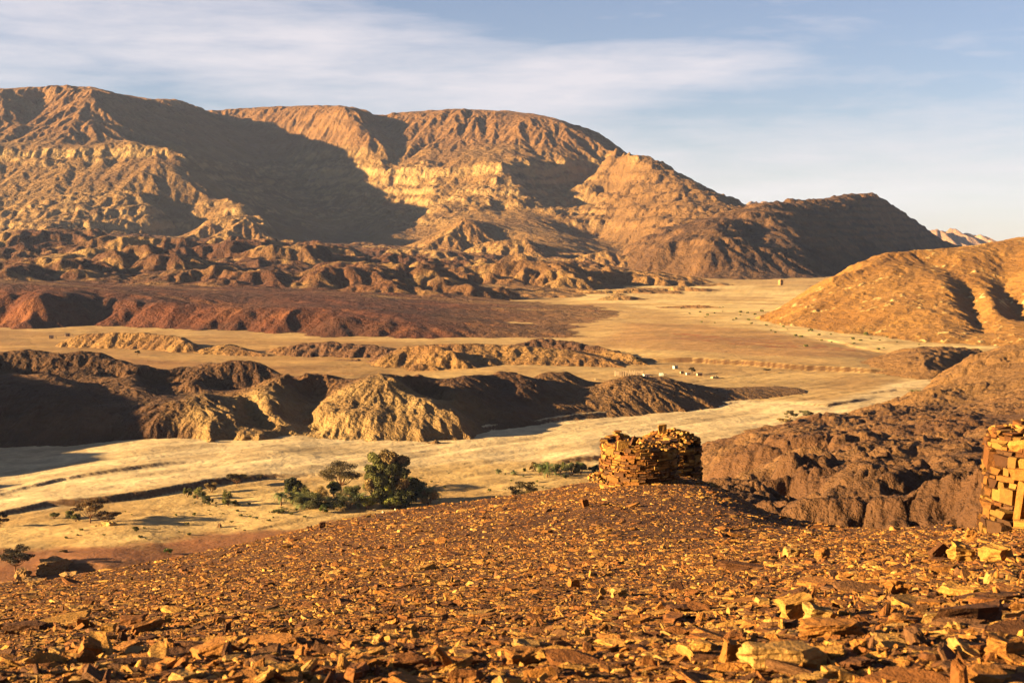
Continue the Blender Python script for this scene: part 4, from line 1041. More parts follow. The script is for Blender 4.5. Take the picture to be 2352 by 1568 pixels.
# ------------------------------------------------------------------ ledges of bedrock breaking the surface on the right
# ------------------------------------------------------------------ stone towers
def tower(name, cx_, cy_, R, base, topf, label, seed, door=None, hmin=.045, hmax=.15, taper=.04):
    r = np.random.default_rng(seed)
    root = bpy.data.objects.new(name, None); C.objects.link(root); root.location = (cx_, cy_, base)
    tag(root, label, 'stone tower')
    Ls = []; z = -.5
    which = []; loc = []; rot = []; scl = []; col = []
    Hmax = max(topf(a) for a in np.linspace(0, 6.28, 60))
    while z < Hmax:
        h = r.uniform(hmin, hmax); a = r.uniform(0, 6.28); a1 = a+2*math.pi; h0 = h
        if r.random() < .2: h *= 1.25
        while a < a1:
            L_ = float(np.exp(r.uniform(math.log(.12), math.log(.52))))*(1.2 if h > .1 else 1); da = L_/R
            am = a+da/2
            hh = h*r.uniform(.72, 1.0) if r.random() > .14 else h*1.7
            zt = topf(am % (2*math.pi))
            ok = z+h*.5 < zt
            if door is not None:
                dd = ((am-door[0]+math.pi) % (2*math.pi))-math.pi
                if abs(dd)*R < door[1]*.5+L_*.35 and z < door[2]: ok = False
            if ok:
                rr = R*(1-taper*max(z, 0)/Hmax)-.13+r.normal(0, .034)
                which.append(r.integers(0, 16)); loc.append((math.cos(am)*rr, math.sin(am)*rr, z+h/2))
                rot.append((am+math.pi/2+r.normal(0, .06), r.normal(0, .035), r.normal(0, .035)))
                scl.append((L_*.985, r.uniform(.26, .36), hh*.96))
                col.append(STC[r.choice([0, 1, 1, 2, 2, 0, 3, 5])]*r.uniform(.7, 1.15))
            a += da
        z += h
    rot = np.array(rot)
    # inner face of the wall
    ev = []; ef = []; n = 48; rin = R-.17
    for i in range(n):
        a = i/n*2*math.pi; ev += [(math.cos(a)*rin, math.sin(a)*rin, -.5), (math.cos(a)*rin, math.sin(a)*rin, topf(a)-.04)]
    for i in range(n):
        a = (i+.5)/n*2*math.pi
        if door is not None and abs(((a-door[0]+math.pi) % (2*math.pi))-math.pi)*R < door[1]*.75: continue
        j = (i+1) % n; ef.append((2*i, 2*j, 2*j+1, 2*i+1))
    ev.append((0, 0, Hmax*.8)); ef += [(2*i+1, 2*((i+1) % n)+1, 2*n) for i in range(n)]
    merged('wall', BLOCKS, np.array(which), np.array(loc), rotm(rot[:, 0], rot[:, 1], rot[:, 2]), np.array(scl), np.array(col)*(.8 if door else 1), m_wall, root, (ev, ef, (.16, .085, .04)))
    return root
def heap(root, R, zf, n, seed, smin=.06, smax=.26, name='rubble'):
    r = np.random.default_rng(seed)
    rr = R*np.sqrt(r.random(n)); a = r.uniform(0, 6.283, n); x, y = rr*np.cos(a), rr*np.sin(a)
    s = np.exp(r.uniform(math.log(smin), math.log(smax), n))
    z = np.array([zf(p, q) for p, q in zip(x, y)]) + r.uniform(-.06, .06, n)
    tilt = np.where(r.random(n) < .25, .8, .28)
    scl = np.stack([s*r.uniform(.9, 1.6, n), s*r.uniform(.7, 1.1, n), s*r.uniform(.25, .7, n)], -1)
    return merged(name, SLABS, r.integers(0, 26, n), np.stack([x, y, z], -1), rotm(r.uniform(0, 6.28, n), r.normal(0, 1, n)*tilt, r.normal(0, 1, n)*tilt), scl,
                  STC[r.choice([0, 1, 2, 4, 0, 1], n)]*r.uniform(.85, 1.2, (n, 1)), m_wall, root)
# front tower
D1 = 56.0; c1 = P(1468, 1100, D1); R1 = 1.56
b1z = float(fgz(c1[0], c1[1]-R1)[0]); t1 = P(1468, 1022, D1-R1)[2]; H1 = t1-b1z
print('tower1', c1, b1z, H1)
def top1(a):
    return H1 - .08 + .05*math.sin(3*a+1)+.04*math.sin(7*a) - .10*max(0, math.cos(a+.9))
tw1 = tower('stone_tower', c1[0], c1[1], R1, b1z, top1, 'round dry stone tower on the crest of the slope, its left half sunlit', 301)
heap(tw1, R1-.12, lambda x, y: H1-.24+.06*(1-(x*x+y*y)/2.2), 210, 302, .06, .2)
D2 = 61.0; c2 = P(1541, 1090, D2); R2 = 1.30
b2z = float(fgz(c2[0]+.8, c2[1]-R2)[0]); t2 = P(1538, 1027, D2-R2)[2]; H2 = t2-b2z
print('tower2', c2, b2z, H2)
tw2 = tower('stone_tower', c2[0], c2[1], R2, b2z, lambda a: H2+.05*math.sin(3*a)+.05*math.sin(5*a+2)-.08*max(0, math.cos(a)), 'round dry stone tower behind the sunlit one, heaped with rubble on top', 303)
dome = lambda x, y: H2-.04+.50*max(0, 1-(x*x+y*y)/1.9)**.8+.06*math.sin(4*x+1)*math.cos(3*y)
heap(tw2, R2-.08, dome, 520, 304, .07, .27)
heap(tw2, R2-.35, lambda x, y: dome(x, y)-.13, 200, 305, .2, .35, 'rubble_core')
# buttress of fallen stone at the left foot of the front tower
heap(tw1, .5, lambda x, y: .16*max(0, 1-(x*x+y*y)/.25)-.02, 90, 306, .05, .2, 'fallen_stones').location = (-1.62, -.35, .08)

def slab_at(label, u, v0, v1, D, wpx, thickpx, colr, seed, lean, cat='slab', name='standing_stone'):
    p0 = P(u, v0, D); p1 = P(u, v1, D); me = fine_stone(name, random.Random(seed), 1, colr, seed, 'block', 2, .035)
    o = bpy.data.objects.new(name, me); C.objects.link(o)
    o.location = (p0[0], D, (p0[2]+p1[2])/2-.02); o.scale = (wpx*D/FD, thickpx*D/FD, p1[2]-p0[2]); o.rotation_euler = lean
    return tag(o, label, cat)
slab_at('pointed upright slab standing on the rubble of the rear tower', 1522, 999, 973, 60.6, 20, 6, B0, 41, (0, -.12, .2))
slab_at('dark leaning blade of stone on top of the front tower', 1455, 1026, 1000, 55.2, 11, 8, B3, 42, (0, .42, .3))
slab_at('pale triangular block on the rim of the front tower', 1431, 1032, 1012, 54.75, 28, 10, B0, 43, (0, .05, .1), 'block', 'squared_stone')
croot = bpy.data.objects.new('stone_cairn', None); C.objects.link(croot); cp_ = P(1427, 1013, 55.4); croot.location = cp_
tag(croot, 'small cairn of flat slabs stacked on the left rim of the front tower', 'cairn')
for k in range(9):
    r = random.Random(60+k); me = fine_stone('slab', r, 1, STC[r.choice([0, 1, 4, 2])], k, 'slab', 2, .05)
    o = bpy.data.objects.new('slab', me); C.objects.link(o); o.parent = croot
    o.location = (r.uniform(-.06, .06)-.02*k, r.uniform(-.05, .05), -.03+k*.053); o.scale = (r.uniform(.34, .5)*(1-.035*k), .34, .062); o.rotation_euler = (r.uniform(-.08, .08), r.uniform(-.1, .1), r.uniform(0, 3))
# tower cut by the right edge of the photo
D3 = 28.4; R3 = 1.55; x3 = (2278-1176)/FD*D3+R3; f3 = float(fgz(x3-.8, D3-R3)[0])
t3 = P(2300, 1006, D3-1.0)[2]; H3 = t3-f3
print('tower3', x3, f3, H3)
dang = math.atan2(-math.sin(math.radians(50)), -math.cos(math.radians(50)))
tw3 = tower('stone_tower', x3, D3, R3, f3, lambda a: H3-.10+.12*math.sin(2*a+.5)+.06*math.sin(6*a), 'golden dry stone tower with a low doorway, cut by the right edge', 307, (dang % (2*math.pi), .46, .80), .05, .24, .03)
heap(tw3, R3-.1, lambda x, y: H3-.12+.15*(1-(x*x+y*y)/2.4), 260, 308, .1, .34)
def tpart(name, ang, w_, th, z0, z1, colr, seed, lean=0, rr=R3-.05, tilt=0):
    me = fine_stone(name, random.Random(seed), 1, colr, seed, 'block', 2, .03)
    o = bpy.data.objects.new(name, me); C.objects.link(o); o.parent = tw3
    o.location = (math.cos(ang)*rr, math.sin(ang)*rr, (z0+z1)/2); o.scale = (w_, th, z1-z0); o.rotation_euler = (tilt, lean, ang+math.pi/2); return o
tpart('lintel', dang, 1.0, .34, .83, 1.04, B1, 71)
tpart('door_jamb', dang-.16, .17, .22, -.1, .84, B1, 72, .10, R3+.03)
tpart('door_jamb', dang+.24, .14, .3, -.1, .80, B1, 73, -.03)
tpart('door_sill', dang, .7, .4, -.08, .07, B0, 74, 0, R3+.1)
# ------------------------------------------------------------------ vegetation
def mat_leaf(name):
    m = bpy.data.materials.new(name); m.use_nodes = True; t = m.node_tree; b = t.nodes['Principled BSDF']
    a = t.nodes.new('ShaderNodeAttribute'); a.attribute_name = 'Col'
    t.links.new(a.outputs['Color'], b.inputs['Base Color']); b.inputs['Roughness'].default_value = .7; b.inputs['Specular IOR Level'].default_value = .2
    tr = t.nodes.new('ShaderNodeBsdfTranslucent'); t.links.new(a.outputs['Color'], tr.inputs[0])
    mx = t.nodes.new('ShaderNodeMixShader'); mx.inputs[0].default_value = .25
    t.links.new(b.outputs[0], mx.inputs[1]); t.links.new(tr.outputs[0], mx.inputs[2]); t.links.new(mx.outputs[0], t.nodes['Material Output'].inputs[0])
    return m
m_leaf = mat_leaf('foliage'); m_bark = mat_terrain('bark', (.5, .1), .3, var=.3)
def raw_tris(name, V, col, mat, parent, per=3):
    n = len(V)//per
    return raw_mesh(name, V, np.arange(len(V)), np.full(n, per), col, mat, parent)
def leaves(r, centers, radii, n, size, cols, up=.0):
    """n small leaf faces spread through ellipsoids; light and dark clumps"""
    k = r.integers(0, len(centers), n) if np.ndim(up) == 0 else r.choice(len(centers), n, p=up)
    d = r.normal(0, 1, (n, 3)); d /= np.linalg.norm(d, axis=1)[:, None]; d *= (r.random(n)**.45)[:, None]
    c = centers[k]+d*radii[k]
    a = r.normal(0, 1, (n, 3)); a /= np.linalg.norm(a, axis=1)[:, None]
    b = np.cross(a, r.normal(0, 1, (n, 3))); b /= np.linalg.norm(b, axis=1)[:, None]+1e-9
    s = size*r.uniform(.6, 1.4, n)[:, None]
    V = np.stack([c-a*s*.6, c+b*s*.45, c+a*s*.6, c-b*s*.45], 1).reshape(-1, 3)
    cc = cols[k]*r.uniform(.75, 1.35, (n, 1))
    return V, np.repeat(cc, 4, 0)
def tubes(paths, sides=6):
    V = []; F = []; off = 0
    for pts_, rad in paths:
        pts_ = [Vector(p) for p in pts_]
        for i, p in enumerate(pts_):
            d = (pts_[min(i+1, len(pts_)-1)]-pts_[max(i-1, 0)]).normalized()
            s = d.orthogonal().normalized(); t_ = d.cross(s)
            for k in range(sides):
                a = 2*math.pi*k/sides; V.append(p+(s*math.cos(a)+t_*math.sin(a))*rad[i])
        for i in range(len(pts_)-1):
            for k in range(sides):
                F.append((off+i*sides+k, off+i*sides+(k+1) % sides, off+(i+1)*sides+(k+1) % sides, off+(i+1)*sides+k))
        off += len(pts_)*sides
    return np.array([v[:] for v in V]), F
def tube_obj(name, paths, colr, parent, sides=6):
    V, F = tubes(paths, sides)
    return raw_mesh(name, V, np.concatenate([np.array(f) for f in F]), np.array([len(f) for f in F]), np.repeat(np.array([colr]), len(V), 0), m_bark, parent, True)
def root_at(name, label, cat, p, group=None):
    o = bpy.data.objects.new(name, None); C.objects.link(o); o.location = p; tag(o, label, cat, group); return o
def gnd(u, v):
    """point on the valley floor seen at (u, v)"""
    p = PZ(u, v, 0.0)
    for _ in range(4):
        z = float(ground_z(np.array([[p[0]]]), np.array([[p[1]]]))[0, 0]); p = PZ(u, v, z)
    return Vector((p[0], p[1], p[2]-.05))
G1 = (.20, .18, .06); G2 = (.22, .20, .06); G3 = (.15, .14, .055); AC = (.17, .125, .05); PG = (.25, .26, .12)
BARK = (.27, .15, .075)
def acacia(u, v, w_px, h_px, label, seed, pos=None, group=None, pads=13, lean=0.0, colr=AC, name='acacia_tree', low=.45, dens_=1.0):
    p = pos or gnd(u, v); s = p[1]/FD; w, h = w_px*s, h_px*s; r = np.random.default_rng(seed)
    root = root_at(name, label, 'tree', p, group)
    cen = []; rad = []
    for k in range(pads):
        a = k*2.4+r.uniform(-.4, .4); q = math.sqrt((k+.5)/pads)*.42*w
        zz_ = h*(r.uniform(low, .86)+.06*(1-q/(.42*w)))
        cen.append((math.cos(a)*q+lean*zz_, math.sin(a)*q*.85, zz_)); rad.append((w*r.uniform(.12, .2), w*r.uniform(.12, .2), h*r.uniform(.06, .11)))
    cen = np.array(cen); rad = np.array(rad)
    cols = np.array([np.array(colr)*r.uniform(.65, 1.35) for _ in cen])
    V, cc = leaves(r, cen, rad, int((2600+w*h*60)*dens_), max(.2, s*2.0), cols)
    raw_tris('crown', V, cc, m_leaf, root, 4)
    paths = []
    fork = Vector((lean*h*.15, 0, h*.2)); tr = max(.05, h*.028)
    paths.append(([(0, 0, -.2), fork*.5, fork], [tr*1.3, tr, tr*.8]))
    for c_ in cen:
        c_ = Vector(c_); m1 = fork.lerp(c_, .45)+Vector((0, 0, -.08*h)); paths.append(([fork, m1, c_], [tr*.6, tr*.35, tr*.12]))
    tube_obj('trunk', paths, BARK, root)
    return root
def palm(u, v, w_px, h_px, label, seed, pos=None, group=None, n=30, stem=.45, colr=PG):
    w_px *= 1.12; n = int(n*1.3)
    p = pos or gnd(u, v); s = p[1]/FD; w, h = w_px*s, h_px*s; r = np.random.default_rng(seed)
    root = root_at('date_palm', label, 'palm tree', p, group)
    th = h*stem; V = []; cc = []
    for k in range(n):
        a = k*2.399+r.uniform(-.2, .2); el_ = r.uniform(-.15, 1.35); L_ = w*.5*r.uniform(.85, 1.15)*(1 if el_ < .9 else .95)
        L_ = max(L_, (h-th)*.95) if el_ > .8 else L_
        pts_ = []; q = np.array([0, 0, th]); e = el_
        for i in range(8):
            pts_.append(q.copy()); q = q+np.array([math.cos(a)*math.cos(e), math.sin(a)*math.cos(e), math.sin(e)])*L_/7; e -= .16+.05*i*(1-.3*math.sin(el_))
        side = np.array([-math.sin(a), math.cos(a), 0])
        colk = np.array(colr)*r.uniform(.8, 1.5)
        for i in range(1, 8):
            for m_ in range(3):
                b0 = pts_[i-1]+(pts_[i]-pts_[i-1])*m_/3; d = (pts_[i]-pts_[i-1]); d = d/np.linalg.norm(d)
                ll = L_*.26*math.sin(math.pi*min(1, (i+.6)/8.4))+.04
                for sg in (-1, 1):
                    tip = b0+side*sg*ll*.75+d*ll*.6+np.array([0, 0, -.18*ll]); wd = max(.05, s*.62)
                    V += [b0-d*wd, tip, b0+d*wd]; cc += [colk]*3
    raw_tris('crown', np.array(V), np.array(cc), m_leaf, root)
    r0 = max(.13, h*.035)
    tube_obj('trunk', [([(0, 0, -.2), (0, 0, th*.3), (.02, 0, th*.7), (0, 0, th+.1)], [r0*1.3, r0, r0*.95, r0*1.2])], BARK, root, 8)
    return root
def shrub(u, v, w_px, h_px, label, seed, pos=None, group=None, colr=G1, name='shrub', n=None, cat='shrub'):
    if h_px > 12: w_px *= 1.15; h_px *= 1.15
    p = pos or gnd(u, v); s = p[1]/FD; w, h = w_px*s, h_px*s; r = np.random.default_rng(seed)
    root = root_at(name, label, cat, p, group)
    m_ = 9; cen = np.stack([r.uniform(-.34, .34, m_)*w, r.uniform(-.3, .3, m_)*w, r.uniform(.25, .78, m_)*h], -1)
    rad = np.stack([r.uniform(.12, .22, m_)*w, r.uniform(.12, .22, m_)*w, r.uniform(.12, .24, m_)*h], -1)
    cols = np.array([np.array(colr)*r.uniform(.6, 1.4) for _ in range(m_)])
    V, cc = leaves(r, cen, rad, n or int(900+w*h*160), max(.12, s*1.7), cols)
    raw_tris('foliage', V, cc, m_leaf, root, 4)
    tube_obj('stem', [([(0, 0, -.1), tuple(c_*.5), tuple(c_)], [h*.02, h*.014, h*.006]) for c_ in cen], BARK, root, 4)
    return root
def tamarisk(u, v, w_px, h_px, label, seed, lobes, colr=G1, n=62000, name='tamarisk_tree', leaf=.28):
    p = gnd(u, v); s = p[1]/FD; w, h = w_px*s, h_px*s; r = np.random.default_rng(seed)
    root = root_at(name, label, 'tree', p)
    cen = []; rad = []; cols = []
    for (lx, lz, rx, rz, c_) in lobes:
        for _ in range(7):
            cen.append((lx*w*.5+r.normal(0, .3)*rx*w, r.uniform(-.30, .22)*w*.8*(1-.3*lz), lz*h+r.normal(0, .4)*rz*h))
            k = r.uniform(.46, .76); rad.append((rx*w*k, rx*w*k, rz*h*k*1.15)); cols.append(np.array(c_)*r.uniform(.6, 1.35))
    cen = np.array(cen); rad = np.array(rad); cols = np.array(cols); cen[:, 2] = np.maximum(cen[:, 2], rad[:, 2]*.8)
    pr = rad[:, 0]*rad[:, 2]; pr /= pr.sum()
    V, cc = leaves(r, cen, rad, n, leaf, cols, pr)
    raw_tris('crown', V, cc, m_leaf, root, 4)
    paths = [([(0, 0, -.3), (r.normal(0, .3), 0, h*.25), tuple(c_)], [h*.022, h*.013, h*.004]) for c_ in cen[::3]]
    tube_obj('trunk', paths, BARK, root)
    return root
YG = (.44, .42, .11); OB = (.38, .27, .12); DG = (.19, .18, .065); G1 = (.27, .25, .085)
tamarisk(893, 1160, 112, 136, 'tall bushy tree with upright olive lobes, biggest in the oasis', 401,
  [(-.55,.80,.16,.10,G1),(-.1,.90,.17,.10,OB),(.15,.84,.16,.10,OB),(.62,.76,.14,.10,OB),(-.7,.62,.14,.10,G1),(-.3,.68,.18,.12,G1),(.2,.65,.20,.14,DG),(.6,.62,.14,.10,DG),(-.8,.42,.15,.10,OB),(-.45,.45,.18,.12,G1),
   (-.15,.50,.14,.14,YG),(.3,.42,.18,.12,DG),(.55,.40,.14,.12,OB),(-.35,.25,.16,.12,G1),(-.05,.28,.14,.12,YG),(.5,.22,.14,.10,YG),(.85,.30,.12,.12,DG),(-.1,.10,.16,.09,YG),(.25,.12,.14,.08,YG),(.7,.12,.14,.08,DG)])
tamarisk(955, 1150, 62, 66, 'dark rounded tree pressed against the right side of the tallest tree', 402, [(-.3,.7,.3,.16,DG),(.3,.6,.3,.16,DG),(0,.3,.4,.2,DG),(.5,.3,.3,.2,DG),(-.5,.3,.3,.2,DG)], n=12000)
acacia(783, 1128, 100, 74, 'wide flat topped acacia behind the palms, left of the tallest tree', 403, pads=26, low=.4)
acacia(544, 1116, 54, 33, 'small umbrella acacia standing on the bank line left of the oasis', 404, pads=14, low=.55)
acacia(598, 1102, 18, 15, 'tiny thin acacia right of the small umbrella acacia', 405, pads=7, dens_=.4)
acacia(1203, 1153, 74, 50, 'spreading acacia standing alone between the oasis and the towers', 406, pads=20, low=.3)
acacia(207, 1200, 84, 62, 'leaning brownish acacia near the bank at far left', 407, pads=14, lean=.12, low=.4, colr=(.22, .135, .055))
acacia(244, 1205, 64, 36, 'low dark acacia pressed beside the leaning one', 408, pads=12, lean=.2, low=.45, colr=(.17, .10, .045))
acacia(36, 1312, 84, 66, 'dark acacia with black trunk at the left edge, nearest the camera', 409, pads=20, low=.42, colr=(.12, .085, .04))
acacia(2, 1210, 36, 40, 'dark tree cut by the left edge of the photo', 410, pads=10, low=.3, colr=(.13, .08, .04))
# oasis palms and bushes
palm(646, 1161, 46, 46, 'slim palm with a straight trunk at the left end of the oasis', 411, stem=.5)
palm(672, 1158, 40, 40, 'palm just right of the slim left hand palm', 412, stem=.45, colr=G1)
tamarisk(675, 1150, 44, 58, 'dark leafy tree rising behind the left hand palms', 413, [(-.2,.8,.3,.14,G3),(.4,.7,.25,.14,G3),(0,.5,.35,.16,G1),(-.5,.5,.25,.16,G1)], n=7000, name='leafy_tree')
palm(700, 1165, 64, 58, 'grey green clump of palm fronds reaching the ground', 414, stem=.16, n=34)
palm(728, 1162, 60, 52, 'dark palm thicket right of the grey green clump', 415, stem=.14, n=34, colr=G3)
shrub(712, 1168, 70, 40, 'dark undergrowth at the foot of the palm clumps', 416, colr=G3)
palm(752, 1166, 44, 40, 'small grey palm with low fronds in front of the dark thicket', 417, stem=.2)
tamarisk(768, 1142, 38, 44, 'small bright green tree below the flat topped acacia', 418, [(-.2,.75,.3,.16,G2),(.3,.6,.3,.16,G1),(-.1,.4,.3,.16,G3)], n=5000, name='leafy_tree')
palm(780, 1162, 52, 54, 'dark bushy palm at the left of the tallest tree', 419, stem=.3, n=30, colr=G3)
palm(822, 1164, 56, 54, 'broad grey palm directly left of the tallest tree', 420, stem=.3, n=30)
shrub(800, 1168, 74, 32, 'dark bushes between the two palms left of the tallest tree', 421, colr=G3)
palm(968, 1152, 46, 48, 'palm right of the tallest tree, left one of two', 422, stem=.4)
palm(988, 1154, 62, 54, 'palm with spreading fronds at the right end of the oasis', 423, stem=.42, n=30)
shrub(985, 1158, 50, 34, 'brown green bush at the foot of the right hand palms', 424, colr=OB)
shrub(745, 1176, 24, 18, 'bright green round bush in front of the palms', 425, colr=(.17, .19, .03))
shrub(944, 1182, 20, 16, 'grey bush on the ground right below the tallest tree', 426)
shrub(636, 1176, 52, 10, 'low green ground cover bush at the foot of the slim palm', 427, colr=G2)
shrub(785, 1174, 40, 12, 'low grey shrubs in front of the dark bushes', 428, colr=OB)
for i, (u, v, w, h, c_, t_) in enumerate([
  (431, 1140, 22, 20, G1, 'thin bush on the bank left of the pair of round bushes'),
  (454, 1145, 22, 26, G1, 'taller twiggy bush on the bank near the umbrella acacia'),
  (487, 1130, 32, 22, OB, 'round brownish bush just left of the umbrella acacia'),
  (470, 1156, 34, 26, G3, 'dark bush below the round brownish bush'),
  (525, 1160, 30, 34, G1, 'upright green bush below the umbrella acacia'),
  (540, 1162, 26, 14, G3, 'low dark bush right of the upright green bush'),
  (482, 1158, 16, 14, G3, 'tiny dark bush between the bank bushes'),
  (125, 1190, 22, 14, G2, 'yellow green tuft left of the leaning acacia, leftmost of three'),
  (153, 1190, 30, 20, G2, 'yellow green tuft left of the leaning acacia, middle of three'),
  (174, 1196, 22, 18, G2, 'yellow green tuft left of the leaning acacia, nearest to it'),
  (385, 1272, 22, 15, (.20, .22, .05), 'bright green bush alone on the red soil'),
  (313, 1219, 16, 12, (.22, .20, .06), 'small green bush on the yellow soil left of the red patch'),
  (322, 1234, 12, 7, G1, 'tiny bush at the upper edge of the red soil'),
  (147, 1268, 22, 8, OB, 'low dry brown bush on the pale red soil'),
  (152, 1236, 8, 6, G1, 'tiny tuft on the yellow soil near the left acacias')]):
    shrub(u, v, w, h, t_, 430+i, colr=c_)
for i, (u, v, w, h, c_, t_) in enumerate([
  (690, 1150, 40, 34, G1, 'olive bush behind the left hand palms of the oasis'), (738, 1156, 46, 40, OB, 'brownish bush filling the gap under the flat topped acacia'),
  (812, 1152, 50, 48, G1, 'olive bush leaning on the left side of the tallest tree'), (845, 1168, 44, 34, YG, 'yellow green bush at the lower left of the tallest tree'),
  (900, 1168, 40, 26, YG, 'yellow green bush at the very foot of the tallest tree'), (930, 1162, 46, 40, DG, 'dark bush at the lower right of the tallest tree'),
  (862, 1150, 50, 70, G1, 'tall olive bush hugging the left flank of the tallest tree')]):
    shrub(u, v, w, h, t_, 550+i, colr=c_)
# palms and bushes by the small date garden left of the towers
palm(1146, 1086, 17, 17, 'young palm left of the date garden, leftmost of two', 450, stem=.2, n=18)
palm(1181, 1090, 22, 19, 'young palm left of the date garden, right one of two', 451, stem=.2, n=18)
palm(1257, 1095, 56, 47, 'single date palm with a thick trunk left of the towers', 452, stem=.42, n=30, colr=(.20, .22, .08))
for i, (u, v, w, h, c_, t_) in enumerate([
  (1205, 1082, 8, 9, G1, 'tiny round bush between the young palms and the date palm'),
  (1224, 1082, 18, 22, OB, 'brownish bush just left of the date palm'),
  (1240, 1090, 30, 26, G1, 'grey bush behind the left fronds of the date palm'),
  (1285, 1086, 34, 26, G1, 'green bush behind the right fronds of the date palm'),
  (1312, 1092, 34, 32, (.20, .19, .085), 'grey green bush midway between the date palm and the towers, left'),
  (1334, 1088, 30, 28, (.18, .19, .07), 'grey green bush midway between the date palm and the towers, right'),
  (1300, 1098, 18, 12, G3, 'small dark bush below the grey green bushes'),
  (1364, 1086, 30, 20, G3, 'dark bush almost touching the front tower'),
  (1384, 1084, 20, 14, G2, 'light green bush at the left edge of the front tower'),
  (1634, 1040, 26, 12, G1, 'green tufts just right of the rear tower')]):
    shrub(u, v, w, h, t_, 460+i, colr=c_)
palm(2101, 920, 38, 36, 'palm on the river edge below the right hand ridge', 480, stem=.35, n=28, colr=(.17, .19, .05))
acacia(2153, 882, 18, 18, 'small tree beyond the palm at the foot of the right hand ridge', 481, pads=8, dens_=.5, colr=G2)
shrub(2146, 892, 10, 8, 'small bush beneath the tree at the ridge foot', 482)
acacia(1856, 968, 44, 28, 'grey bare branched bush tree on the river bed, right hand', 483, pads=12, colr=(.24, .21, .11), low=.3, dens_=.6)
acacia(1815, 966, 34, 26, 'thin see through bush tree on the river bed, left hand', 484, pads=9, colr=(.22, .18, .09), low=.3, dens_=.35)
shrub(1800, 968, 50, 9, 'dry brown brush heap on the river bed', 485, colr=OB)
acacia(1590, 858, 18, 15, 'dark acacia standing in the camp of small huts', 486, pads=8, dens_=.5)
acacia(1761, 856, 17, 10, 'small flat topped acacia right of the camp', 487, pads=7, dens_=.4, low=.7)
acacia(1465, 837, 18, 18, 'bushy acacia beside the low banded bluff', 488, pads=8, dens_=.5)
acacia(316, 816, 12, 13, 'tiny lone acacia on the far plain at left', 489, pads=6, dens_=.3)
# scattered bushes on the far pale wash
r_ = random.Random(9)
proto = None; spots = []
fix = [(1603,704),(1625,707),(1660,706),(1700,724),(1735,722),(1753,730),(1720,736),(1760,748),(1783,742),(1810,742),(1830,736),(1850,744),(1864,760),(1880,770),(1905,752),(1930,757),(1965,764),(1990,770),(1850,796),(1700,718),(1660,716),(1800,752),(2020,782),(2060,786),(2110,792),(1690,733),(1770,760),(1840,775),(1910,786),(1960,790),(2030,800),(2085,806),(2140,800),(2190,806),(1750,716),(1640,720)]
for k in range(34): spots.append((r_.uniform(1560, 2150), 0))
for i, (u, v) in enumerate(fix + [(u, 700+ (u-1560)*.16 + r_.uniform(-8, 34)) for u, _ in spots]):
    g = gnd(u, v)
    if proto is None:
        proto = shrub(u, v, 9, 5.5, 'tiny dark bush scattered on the pale wash before the tan hill', 500, pos=g, group='bushes scattered on the far pale wash', colr=G1, name='desert_bush', n=160); continue
    o = proto.copy(); C.objects.link(o); o.location = g; k = r_.uniform(.5, 1.15); o.scale = (k, k, k*r_.uniform(.7, 1.1)); o.rotation_euler = (0, 0, r_.uniform(0, 6.28))
    for ch in proto.children:
        c_ = ch.copy(); C.objects.link(c_); c_.parent = o
# scattered tufts on the near soil
proto = None
for i in range(60):
    u = r_.uniform(420, 700) if i < 22 else (r_.uniform(150, 640) if i < 44 else r_.uniform(960, 1380)); v = r_.uniform(1150, 1190) if i < 22 else (r_.uniform(1165, 1240) if i < 44 else r_.uniform(1085, 1130))
    g = gnd(u, v)
    if proto is None:
        proto = shrub(u, v, 9, 5, 'little green brown tuft on the near sandy soil', 501, pos=g, group='little tufts on the near sandy soil', colr=G1, name='desert_tuft', n=220); continue
    o = proto.copy(); C.objects.link(o); o.location = g; k = r_.uniform(.45, 1.2); o.scale = (k, k, k*r_.uniform(.7, 1.2)); o.rotation_euler = (0, 0, r_.uniform(0, 6.28))
    for ch in proto.children:
        c_ = ch.copy(); C.objects.link(c_); c_.parent = o
# ------------------------------------------------------------------ small huts, shelters and rocks out in the valley
def mat_plain(name, c_, rough=.8):
    m = bpy.data.materials.new(name); m.use_nodes = True; t = m.node_tree; b = t.nodes['Principled BSDF']
    nz = t.nodes.new('ShaderNodeTexNoise'); nz.inputs['Scale'].default_value = 1.5; nz.inputs['Detail'].default_value = 6
    mr = t.nodes.new('ShaderNodeMapRange'); mr.inputs[3].default_value = .75; mr.inputs[4].default_value = 1.15; t.links.new(nz.outputs[0], mr.inputs[0])
    g = t.nodes.new('ShaderNodeNewGeometry'); t.links.new(g.outputs['Position'], nz.inputs['Vector'])
    v = t.nodes.new('ShaderNodeVectorMath'); v.operation = 'SCALE'; v.inputs[0].default_value = c_; t.links.new(mr.outputs[0], v.inputs['Scale'])
    t.links.new(v.outputs[0], b.inputs['Base Color']); b.inputs['Roughness'].default_value = rough
    return m
m_white = mat_plain('whitewash', (.50, .43, .33)); m_green = mat_plain('pale_green_paint', (.42, .44, .33)); m_mud = mat_plain('mud_wall', (.33, .21, .11)); m_dark = mat_plain('dark_cloth', (.05, .035, .025))
def boxm(name, boxes, mat, parent):
    bm = bmesh.new()
    for (x, y, z, sx, sy, sz) in boxes:
        g = bmesh.ops.create_cube(bm, size=1.0)['verts']
        for q in g: q.co = Vector((x+q.co.x*sx, y+q.co.y*sy, z+q.co.z*sz))
    bmesh.ops.bevel(bm, geom=bm.edges[:], offset=.03, segments=1, affect='EDGES')
    me = bpy.data.meshes.new(name); bm.to_mesh(me); bm.free(); me.materials.append(mat)
    o = bpy.data.objects.new(name, me); C.objects.link(o); o.parent = parent; return o
